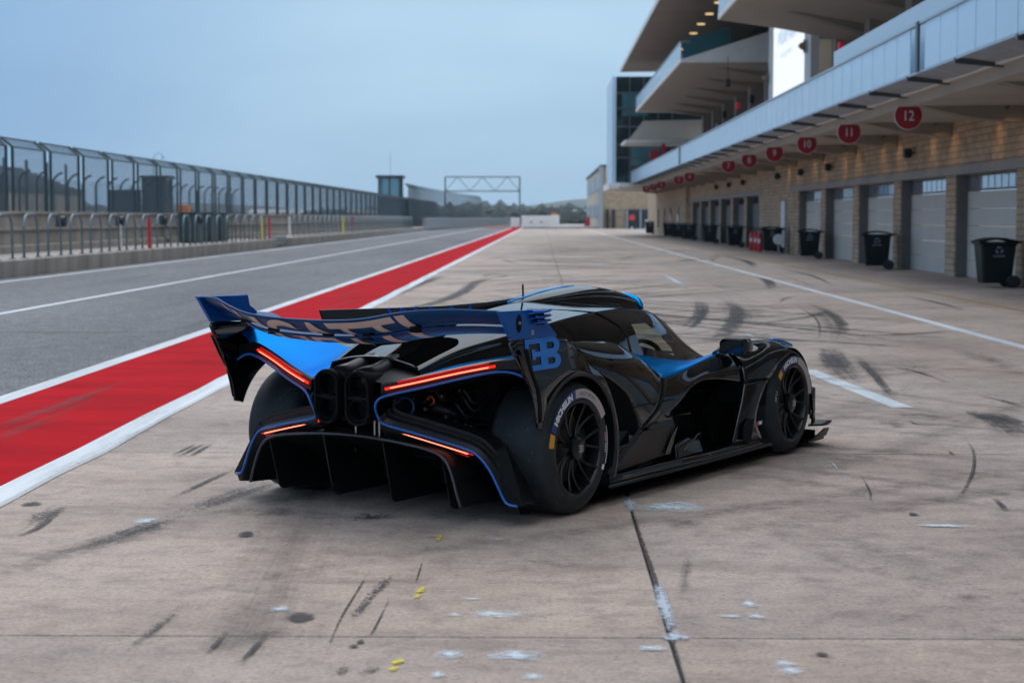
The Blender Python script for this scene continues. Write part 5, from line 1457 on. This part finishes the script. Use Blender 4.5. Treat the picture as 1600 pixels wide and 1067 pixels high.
# mechanicals in the dark behind the frames
place(MB().box(-.12, -.10, -.56, .56, .12, .70), 'rear_bulkhead', K_matt, mirror=False)
place(MB().box(-.50, -.10, -.19, .19, .44, .62), 'gearbox', K_carbon, mirror=False, bevel=.03)
s = MB()
for a, b, r_ in (((-.38, -.18, .50), (-.05, -.60, .44), .014), ((-.20, -.18, .50), (-.02, -.60, .44), .014), ((-.36, -.18, .30), (-.05, -.60, .24), .016), ((-.30, -.16, .60), (-.10, -.56, .36), .012)): s.tube([a, b], r_, 8)
place(s, 'suspension_arm', K_carbon, smooth=True)
s = MB(); s.tube([(-.34, -.30, .56), (-.18, -.44, .48)], .032, 12); place(s, 'damper', K_satin, smooth=True)
s = MB(); s.tube([(-.40+.0*i, -.31-.004*i, .595+.022*math.sin(i*math.pi/4)) for i in range(1)]+[(-.40, -.33, .60), (-.42, -.34, .62)], .010, 6); place(s, 'hose', K_matt)
s = MB(); s.tube([(-.42, -.345+.020*math.cos(a), .598+.020*math.sin(a)) for a in [i*math.pi/7 for i in range(12)]], .0075, 6); place(s, 'copper_fitting', K_copper, smooth=True)
for (x, y, z, r_) in ((-.40, -.30, .50, .016), (-.36, -.40, .51, .018), (-.34, -.44, .53, .012), (-.32, -.43, .48, .02), (-.42, -.24, .60, .012)):
    s = MB(); s.lathe([(-.02, 0), (-.02, r_*.7), (-.012, r_), (.02, r_), (.03, 0)], 12, 'x', (x, y, z)); place(s, 'fitting', K_satin, smooth=True)
rm = random.Random(5)
for i in range(16):
    x, y, z = rm.uniform(-.38, -.22), rm.uniform(-.54, -.24), rm.uniform(.40, .66); r_ = rm.uniform(.006, .014)
    s = MB(); s.lathe([(-.015, 0), (-.015, r_*.8), (-.008, r_), (.02, r_), (.03, 0)], 8, 'x', (x, y, z)); place(s, 'fitting', (K_silver, K_satin, K_flange, K_satin)[i % 4], smooth=True)
for i in range(5):
    y0, z0 = rm.uniform(-.5, -.25), rm.uniform(.42, .62)
    s = MB(); s.tube(crv([(-.30, y0, z0), (-.36, y0-.05, z0+.05), (-.33, y0-.10, z0-.02), (-.20, y0-.12, z0+.03)], 5), .007, 6); place(s, 'hose', K_satin, smooth=True)
s = MB(); s.tube([(-.55, -.28+.05*math.cos(a), .575+.045*math.sin(a)) for a in [i*math.pi/10 for i in range(20)]], .006, 6, closed=True); place(s, 'blue_hoop', K_dblue, smooth=True)
s = MB(); s.lathe([(-.01, 0), (-.01, .022), (.01, .022), (.01, 0)], 16, 'x', (-.585, -.235, .43)); place(s, 'sensor', K_silver)
for y in (.0, -.12, -.15):
    s = MB(); s.tube([(-.60, y, .41), (-.60, y, .50)], .006, 6); place(s, 'support_rod', K_silver, mirror=False)

# ---------------------------------------------------------------- diffuser
lp_ = [V(-.640, -.675, .112), V(-.645, -.655, .17), V(-.642, -.625, .26), V(-.638, -.585, .33), V(-.635, -.52, .368), V(-.635, -.38, .392), V(-.638, -.19, .410), V(-.640, 0, .416)]
lp_ = lp_+[V(p.x, -p.y, p.z) for p in lp_[-2::-1]]
lpc = crv(lp_, 5)
s = MB(); s.tube(lpc, .0075, 8); place(s, 'diffuser_lip', mat('lip_carbon', (.06, .065, .075), .3, .3), mirror=False, smooth=True)
s = MB(); s.grid([[p+V(.002, 0, 0), V(-.40, p.y*.99, .06+(p.z-.06)*.78), V(-.10, p.y*.97, .06+(p.z-.06)*.40), V(.15, p.y*.95, .065)] for p in lpc]); place(s, 'diffuser_tunnel', K_matt, mirror=False, smooth=True)
s = MB(); s.grid([[p+V(.01, 0, .004), p+V(.12, 0, .02), p+V(.30, 0, .03)] for p in lpc[8:-8]]); place(s, 'diffuser_top', K_carbon, mirror=False, smooth=True)
for y, zt_ in ((-.19, .405), (-.553, .352)):
    s = MB(); s.prism([(-.628, y-.004, zt_), (-.55, y-.004, .10), (-.515, y-.004, .073), (.05, y-.004, .073), (.05, y-.004, .085), (-.3, y-.004, zt_*.75)], (0, .008, 0)); place(s, 'diffuser_strake', K_carbon, bevel=.002)
    s = MB(); s.tube([(-.629, y, zt_), (-.552, y, .10), (-.53, y, .080)], .0035, 5); place(s, 'strake_edge', K_satin)

# ---------------------------------------------------------------- side pod, door, scoop
pod_rows = [
 [V(.06, -.870, .893), V(.10, -.893, .860), V(.135, -.910, .820), V(.17, -.922, .776)],
 [V(.40, -.815, .873), V(.385, -.880, .825), V(.365, -.925, .760), V(.35, -.943, .696)],
 [V(.77, -.762, .838), V(.71, -.865, .775), V(.62, -.928, .690), V(.53, -.952, .604)],
 [V(1.02, -.722, .768), V(.93, -.855, .705), V(.80, -.932, .600), V(.63, -.955, .500)],
 [V(1.13, -.880, .626), V(1.04, -.918, .555), V(.92, -.945, .470), V(.705, -.957, .380)],
 [V(1.36, -.862, .637), V(1.29, -.900, .580), V(1.22, -.924, .525), V(1.12, -.940, .455)],
 [V(1.60, -.830, .657), V(1.55, -.875, .622), V(1.50, -.900, .592), V(1.45, -.912, .565)],
 [V(1.83, -.802, .678), V(1.80, -.850, .645), V(1.77, -.885, .610), V(1.75, -.900, .575)],
 [V(2.19, -.755, .704), V(2.18, -.830, .665), V(2.165, -.885, .600), V(2.15, -.905, .525)]]
PODR = loft(pod_rows[:5], 6, 6); PODF = loft(pod_rows[4:], 6, 6)
place(sheetmb(PODR), 'side_pod', K_black, smooth=True, solid=.010)
place(sheetmb(PODF), 'door_panel', K_black, smooth=True, solid=.010)
def seam(pts, name='shut_line', r=.0035, par=CAR):
    s = MB(); s.tube(pts, r, 5); return place(s, name, K_matt, par)
seam([p+V(0, -.006, 0) for p in PODF[0]])
seam([V(.60, -.962, .512), V(.80, -.957, .514), V(1.0, -.946, .512), V(1.14, -.944, .508)])
# undercut behind the front wheel
edge = [PODF[i][-1] for i in range(len(PODF))]
s = MB(); s.grid([[p, V(p.x+.03, p.y+.09, p.z-.012), V(p.x+.08, -.66, p.z-.06), V(p.x+.10, -.60, (p.z+.1)/2), V(p.x+.08, -.66, .13), V(p.x+.04, -.80, .105)] for p in edge]); place(s, 'side_undercut', K_black, smooth=True)
s = MB(); s.tube([V(1.55, -.655, .40), V(1.62, -.66, .47), V(1.80, -.655, .50), V(2.0, -.655, .47)], .012, 6); place(s, 'undercut_rib', K_black, smooth=True)
s = MB(); s.tube([V(1.52, -.66, .38), V(1.6, -.665, .345), V(1.9, -.665, .34)], .008, 6); place(s, 'undercut_rib', K_black, smooth=True)
# duct between side pod and wheel
rear_edge = [PODR[i][-1] for i in range(len(PODR))]
s = MB(); s.grid([[p+V(.0, .006, 0), V(p.x-.02, p.y+.05, p.z-.01), V(p.x-.10, -.70, p.z-.08), V(p.x-.16, -.60, p.z-.2)] for p in rear_edge]); place(s, 'duct_wall', K_matt, smooth=True)
s = MB(); s.prism([(.415, -.86, .375), (.675, -.90, .375), (.415, -.86, .165)], (0, .01, 0)); place(s, 'duct_vane', mat('vane_blue_sheen', (.03, .055, .075), .4))  # bluish reflection inside the duct put into the vane's colour
s = MB(); s.box(.41, 1.2, -.62, -.60, .10, .72); place(s, 'duct_inner', K_matt)
# low fin plate and chamfer
s = MB(); s.prism([(.715, -.978, .372), (1.10, -.972, .372), (1.06, -.945, .205), (.335, -.945, .172)], (0, .010, 0)); place(s, 'side_fin', K_carbon, bevel=.003)
s = MB(); s.prism([(1.10, -.975, .36), (1.055, -.952, .205), (1.00, -.952, .21), (1.045, -.966, .30)], (0, -.012, 0)); place(s, 'fin_winglet', K_black, bevel=.003)
s = MB(); s.grid([[V(.715, -.968, .378), V(.70, -.955, .392)], [V(.33, -.979, .178), V(.315, -.966, .192)]]); place(s, 'fin_chamfer', K_satin, solid=.003)
s = MB(); s.grid(loft([[V(.335, -.972, .172), V(.33, -.975, .13)], [V(1.1, -.965, .17), V(1.1, -.978, .128)], [V(1.7, -.95, .165), V(1.7, -.985, .128)], [V(2.36, -.955, .17), V(2.38, -.978, .13)]], 5, 3)); place(s, 'sill', K_black, smooth=True, solid=.006)
s = MB(); s.tube([V(.31, -.982, .118), V(1.1, -.985, .117), V(1.7, -.990, .117), V(2.40, -.984, .12)], .010, 6); place(s, 'sill_edge', K_satin, smooth=True)
place(MB().box(.10, 3.3, -.91, .91, .045, .112), 'floor_plate', K_hole, mirror=False)
s = MB(); s.tube([V(1.20, -.975, .21), V(1.30, -.965, .235), V(1.40, -.965, .285), V(1.47, -.965, .29)], .0055, 6); place(s, 'turning_vane', K_black, smooth=True)
s = MB(); s.grid(loft([[V(1.15, -.955, .13), V(1.18, -.93, .24)], [V(1.35, -.945, .13), V(1.40, -.90, .27)], [V(1.6, -.93, .13), V(1.65, -.86, .26)]], 4, 3)); place(s, 'turning_vane', K_black, smooth=True, solid=.006)

# ---------------------------------------------------------------- blue door flash that runs into the fender edge
outer_e = [V(1.02, -.708, .772), V(1.115, -.862, .640), V(1.145, -.882, .632), V(1.36, -.864, .641), V(1.60, -.833, .661), V(1.83, -.805, .682), V(2.19, -.758, .709), V(2.5, -.722, .724), V(2.76, -.702, .734), V(3.08, -.688, .722)]
inner_e = [V(1.03, -.690, .772), V(1.20, -.662, .746), V(1.30, -.655, .730), V(1.5, -.645, .702), V(1.75, -.640, .672), V(1.95, -.66, .662), V(2.19, -.715, .698), V(2.5, -.700, .716), V(2.76, -.685, .727), V(3.08, -.672, .717)]
bf = [[a, a.lerp(b, .5)+V(0, .01, -.006), b] for a, b in zip(outer_e, inner_e)]
a_ = loft([list(r) for r in bf], 6, 4)
place(sheetmb(a_), 'door_flash', K_blue, smooth=True, solid=.006)
s = MB(); s.tube(crv([V(3.08, -.682, .722), V(3.25, -.685, .70), V(3.40, -.69, .665)], 6), .010, 6); place(s, 'fender_trim', K_blue, smooth=True)

# ---------------------------------------------------------------- front fenders
fr_ = [
 [V(2.19, -.755, .704), V(2.18, -.830, .665), V(2.165, -.890, .600), V(2.15, -.912, .525)],
 [V(2.35, -.738, .714), V(2.34, -.835, .700), V(2.32, -.925, .640), V(2.40, -.958, .530)],
 [V(2.52, -.720, .722), V(2.51, -.835, .728), V(2.50, -.932, .692), V(2.53, -.968, .605)],
 [V(2.76, -.702, .730), V(2.755, -.835, .736), V(2.75, -.938, .698), V(2.75, -.968, .672)],
 [V(3.00, -.690, .722), V(2.975, -.835, .700), V(2.95, -.938, .620), V(2.935, -.968, .608)],
 [V(3.22, -.690, .695), V(3.14, -.835, .620), V(3.075, -.940, .505), V(3.05, -.968, .490)],
 [V(3.38, -.690, .640), V(3.26, -.840, .500), V(3.145, -.945, .350), V(3.105, -.968, .350)],
 [V(3.42, -.700, .520), V(3.29, -.845, .350), V(3.16, -.950, .185), V(3.12, -.968, .185)]]
FF = loft(fr_, 6, 5)
place(sheetmb(FF), 'front_fender', K_black, smooth=True, solid=.010)
strip = [[V(2.15, -.912, .525), V(2.27, -.945, .53), V(2.40, -.962, .530)], [V(2.08, -.922, .40), V(2.17, -.952, .41), V(2.27, -.966, .42)], [V(2.0, -.93, .28), V(2.11, -.955, .28), V(2.20, -.968, .29)], [V(1.93, -.935, .165), V(2.12, -.955, .165), V(2.29, -.968, .165)]]
place(sheetmb(loft(strip, 5, 4)), 'fender_strip', K_black, smooth=True, solid=.010)
seam([V(2.14, -.920, .528), V(2.27, -.953, .534), V(2.40, -.970, .533)])
s = MB(); s.prism([(2.02, -.975, .185), (2.03, -.975, .27), (2.10, -.975, .31), (2.17, -.975, .30), (2.11, -.975, .16)], (0, .012, 0)); place(s, 'strip_intake', K_matt)
s = MB(); s.box(2.20, 2.245, -.972, -.966, .252, .272); place(s, 'flag_red', mat('flag_red', (.6, .02, .03), .5)); s = MB(); s.box(2.246, 2.285, -.972, -.966, .256, .276); place(s, 'flag_white', K_wtxt); s = MB(); s.box(2.286, 2.305, -.972, -.966, .260, .279); place(s, 'flag_blue', K_mich)
s = MB(); s.grid([[V(2.75+.372*math.cos(R(175-190*i/24)), y, .332+.372*math.sin(R(175-190*i/24))) for y in (-.955, -.78, -.60)] for i in range(25)]); place(s, 'front_wheel_house', K_matt, smooth=True)
s = MB(); s.box(2.2, 3.2, -.61, -.59, .10, .66); place(s, 'front_inner_arch', K_matt)
# fender top gills
for k in range(6):
    x = 2.50+k*.06; s = MB(); s.prism([(x, -.755, .727), (x+.035, -.755, .728), (x+.015, -.85, .732), (x-.02, -.85, .731)], (0, 0, .006)); place(s, 'fender_gill', K_matt)
# nose, hidden mostly behind the fender
nose = [[V(2.1, 0, .60), V(2.1, -.35, .60), V(2.1, -.62, .63), V(2.1, -.70, .65)], [V(2.9, 0, .585), V(2.9, -.3, .575), V(2.9, -.55, .56), V(2.95, -.690, .70)], [V(3.4, 0, .50), V(3.4, -.3, .48), V(3.4, -.55, .47), V(3.40, -.69, .62)], [V(3.75, 0, .36), V(3.72, -.25, .34), V(3.62, -.5, .33), V(3.5, -.70, .45)], [V(3.86, 0, .16), V(3.8, -.3, .15), V(3.66, -.55, .14), V(3.45, -.75, .14)]]
place(sheetmb(mirror_rows(loft(nose, 5, 4))), 'nose', K_black, mirror=False, smooth=True)
s = MB(); s.prism([(3.1, -.95, .045), (3.36, -.95, .05), (3.45, -.80, .05), (3.80, -.3, .05), (3.86, 0, .05), (3.1, 0, .045)], (0, 0, .014)); place(s, 'splitter', K_carbon)
s = MB(); s.prism([(3.12, -.955, .062), (3.36, -.965, .072), (3.37, -.985, .125), (3.30, -.985, .130), (3.12, -.975, .075)], (0, .012, 0)); place(s, 'splitter_fence', K_carbon)
s = MB(); s.grid(loft([[V(3.20, -.985, .160), V(3.20, -.90, .150)], [V(3.28, -1.0, .158), V(3.28, -.88, .150)], [V(3.37, -1.0, .172), V(3.39, -.87, .165)]], 4, 3)); place(s, 'dive_plane', K_carbon, smooth=True, solid=.012)
s = MB(); s.grid(loft([[V(3.13, -.955, .42), V(3.13, -.955, .17)], [V(3.19, -.95, .40), V(3.19, -.95, .18)], [V(3.23, -.90, .34), V(3.23, -.90, .20)]], 4, 3)); place(s, 'bumper_blade', K_black, smooth=True, solid=.01)

# ---------------------------------------------------------------- mirrors
for sgn in (1,):
    s = MB(); s.grid(loft([[V(2.00+.01*abs(a), -.935+.16*t, z) for t, z in ()] for a in ()], 1, 1)) if False else None
    s = MB(); ring = lambda x, y0, y1, z0, z1: [V(x, y0, z0+.02), V(x, y0, z1-.02), V(x, y0+.02, z1), V(x, y1-.02, z1), V(x, y1, z1-.02), V(x, y1, z0+.02), V(x, y1-.02, z0), V(x, y0+.02, z0), V(x, y0, z0+.02)]
    s.grid([ring(2.06, -.950, -.785, .704, .792), ring(2.12, -.955, -.780, .700, .796), ring(2.20, -.945, -.79, .705, .792), ring(2.245, -.925, -.81, .718, .778)])
    s.f.append(tuple(range(8))); s.f.append(tuple(27+i for i in range(8)))
    MR = place(s, 'mirror_housing', K_black, auto=40)
    s = MB(); s.box(2.054, 2.058, -.938, -.797, .716, .780); place(s, 'mirror_glass', glassy('mirror_dark', (.01, .012, .012), .02), MR)
    s = MB(); s.tube([(2.12, -.80, .705), (2.08, -.765, .725), (2.07, -.745, .70), (2.10, -.74, .665)], .014, 6); place(s, 'mirror_stalk', K_black, MR, smooth=True)

# ---------------------------------------------------------------- wheels
def ring_text(txt, r0, size, a_mid, m, parent, name, y, sx=1.0, bold=.0):
    """letters bent round the tyre wall; reading clockwise, tops outward"""
    cu = bpy.data.curves.new('txt', 'FONT'); cu.body = txt; cu.size = size; cu.align_x = 'CENTER'; cu.offset = bold; cu.resolution_u = 3
    t = bpy.data.objects.new('txt', cu); C.objects.link(t)
    me = bpy.data.meshes.new_from_object(t.evaluated_get(bpy.context.evaluated_depsgraph_get())); bpy.data.objects.remove(t)
    for v in me.vertices:
        a = a_mid - v.co.x*sx/r0; r_ = r0+v.co.y
        v.co = (r_*math.cos(a), y-.10*max(0, 0), r_*math.sin(a))
    me.materials.clear(); me.materials.append(m); return link(name, me, parent)
def arc(r0, r1, a0, a1, y, m, parent, name):
    s = MB(); n = 24; s.grid([[V(r0*math.cos(a0+(a1-a0)*i/n), y, r0*math.sin(a0+(a1-a0)*i/n)), V(r1*math.cos(a0+(a1-a0)*i/n), y-.001, r1*math.sin(a0+(a1-a0)*i/n))] for i in range(n+1)])
    return s.build(name, m, parent, recalc=False)
def wheel(name, x, rad, width, rr, side, steer=0):
    W = empty(name, (x, side*(.985-.0), rad), parent=CAR); W.rotation_euler = (0, 0, steer + (0 if side < 0 else math.pi))
    # local: outer face looks to -y
    o_ = 0.0; w_ = width
    prof = [(.012, rr-.012), (.006, rr+.012), (.004, rr+.03), (.010, rad-.055), (.020, rad-.030), (.040, rad-.010), (.062, rad-.002), (w_*.5, rad), (w_-.062, rad-.002), (w_-.04, rad-.010), (w_-.02, rad-.03), (w_-.005, rr+.03), (w_-.012, rr-.012)]
    s = MB(); s.lathe(prof, 72, 'y'); T = s.build('tyre', K_rub, W, smooth=True)
    s = MB(); s.lathe([(.020, rr-.012), (.002, rr-.006), (.000, rr+.003), (.008, rr+.010)], 64, 'y'); s.build('rim_flange', K_flange, W, smooth=True)
    s = MB(); s.lathe([(.020, rr-.010), (.05, rr-.018), (.16, rr-.03), (w_-.02, rr-.012)], 64, 'y'); s.build('rim_barrel', K_rim, W, smooth=True)
    for k in range(7):
        a = 2*math.pi*k/7+.12
        for sg in (-1, 1):
            s = MB(); pts = []
            for i in range(7):
                t = i/6; r_ = .045+(rr-.06)*t; aa = a+sg*(.07+.16*t**1.3); yy = .045-.030*t+.02*math.sin(math.pi*t)
                pts.append(V(r_*math.cos(aa), yy, r_*math.sin(aa)))
            s.tube(pts, [.010-.004*i/6 for i in range(7)], 6)
            s.build('spoke', K_rim, W, smooth=True)
    s = MB(); s.lathe([(.03, .06), (.012, .058), (.006, .050), (.002, .045), (.000, .036), (-.004, .030), (-.004, 0)], 32, 'y'); s.build('hub', K_rim, W, auto=30)
    s = MB(); s.lathe([(.10, .0), (.10, .185), (.135, .185), (.135, 0)], 48, 'y'); s.build('brake_disc', K_carbon, W, auto=30)
    s = MB()
    for i in range(7):
        a = R(-28+56*i/6)
        s.v += [(.125*math.cos(a), .075, .125*math.sin(a)), (.195*math.cos(a), .075, .195*math.sin(a)), (.195*math.cos(a), .15, .195*math.sin(a)), (.125*math.cos(a), .15, .125*math.sin(a))]
    for i in range(6):
        for k in range(4): s.f.append((i*4+k, i*4+(k+1) % 4, i*4+4+(k+1) % 4, i*4+4+k))
    s.f += [(3, 2, 1, 0), (24, 25, 26, 27)]; s.build('caliper', K_satin, W, bevel=.006)
    MB().box(.120, .150, .060, .074, -.035, .035).build('caliper_pad', K_cal, W, bevel=.004)
    if side < 0:
        big = width > .33
        y = .0035
        r0, r1 = rr+.014, rr+.064
        a_l = R(168) if big else R(150)
        arc(r0, r1, R(100) if big else R(75), R(158) if big else R(128), y, K_mich, T, 'brand_band')
        arc(r0, r1, R(160) if big else R(130), R(174) if big else R(141), y, K_yel, T, 'brand_patch')
        arc(r0+.002, r1-.002, R(30) if big else R(8), R(99) if big else R(74), y, K_grey, T, 'brand_band')
        ring_text('MICHELIN', rr+.0225, .046, R(128) if big else R(101), K_wtxt, T, 'tyre_lettering', y-.003, 1.0, .0024)
        if big:
            ring_text('PILOT SPORT', rr+.030, .024, R(74), K_mich, T, 'tyre_lettering', y-.003, 1.15)
            arc(r0+.012, r1-.018, R(-22), R(22), y, K_wtxt, T, 'brand_band') if False else None
            s = MB(); s.tube([V((rr+.046)*math.cos(R(a)), y, (rr+.046)*math.sin(R(a))) for a in (18, 8, -2, -12, -22)], .0016, 4); s.build('tyre_line', K_wtxt, T)
            arc(rr+.018, rr+.040, R(-30), R(-24), y, K_wtxt, T, 'brand_patch'); arc(rr+.02, rr+.036, R(2), R(12), y, K_cal, T, 'brand_patch')
            for q in range(5): arc(rr+.022, rr+.034, R(-10+q*2.2), R(-8.8+q*2.2), y, K_wtxt, T, 'brand_patch')
        else:
            ring_text('AF L1', rr+.026, .036, R(166), K_wtxt, T, 'tyre_lettering', y-.002, .8)
    # small emblem on the hub
    s = MB()
    def rc(a, b, c, d): s.box(-.022+.044*a, -.022+.044*b, -.0056, -.0048, -.018+.036*c, -.018+.036*d)
    rc(.40, .62, 0, 1); rc(0, .40, .82, 1); rc(0, .40, 0, .18); rc(.12, .40, .42, .58); rc(.62, .92, .84, 1); rc(.62, .92, 0, .16); rc(.62, .92, .43, .57); rc(.84, 1.0, .58, .84); rc(.84, 1.0, .16, .43)
    s.build('hub_emblem', K_silver, W)
    return W
wheel('rear_wheel', 0, .345, .37, .245, -1); wheel('rear_wheel', 0, .345, .37, .245, 1)
wheel('front_wheel', 2.75, .333, .30, .242, -1); wheel('front_wheel', 2.75, .333, .30, .242, 1)
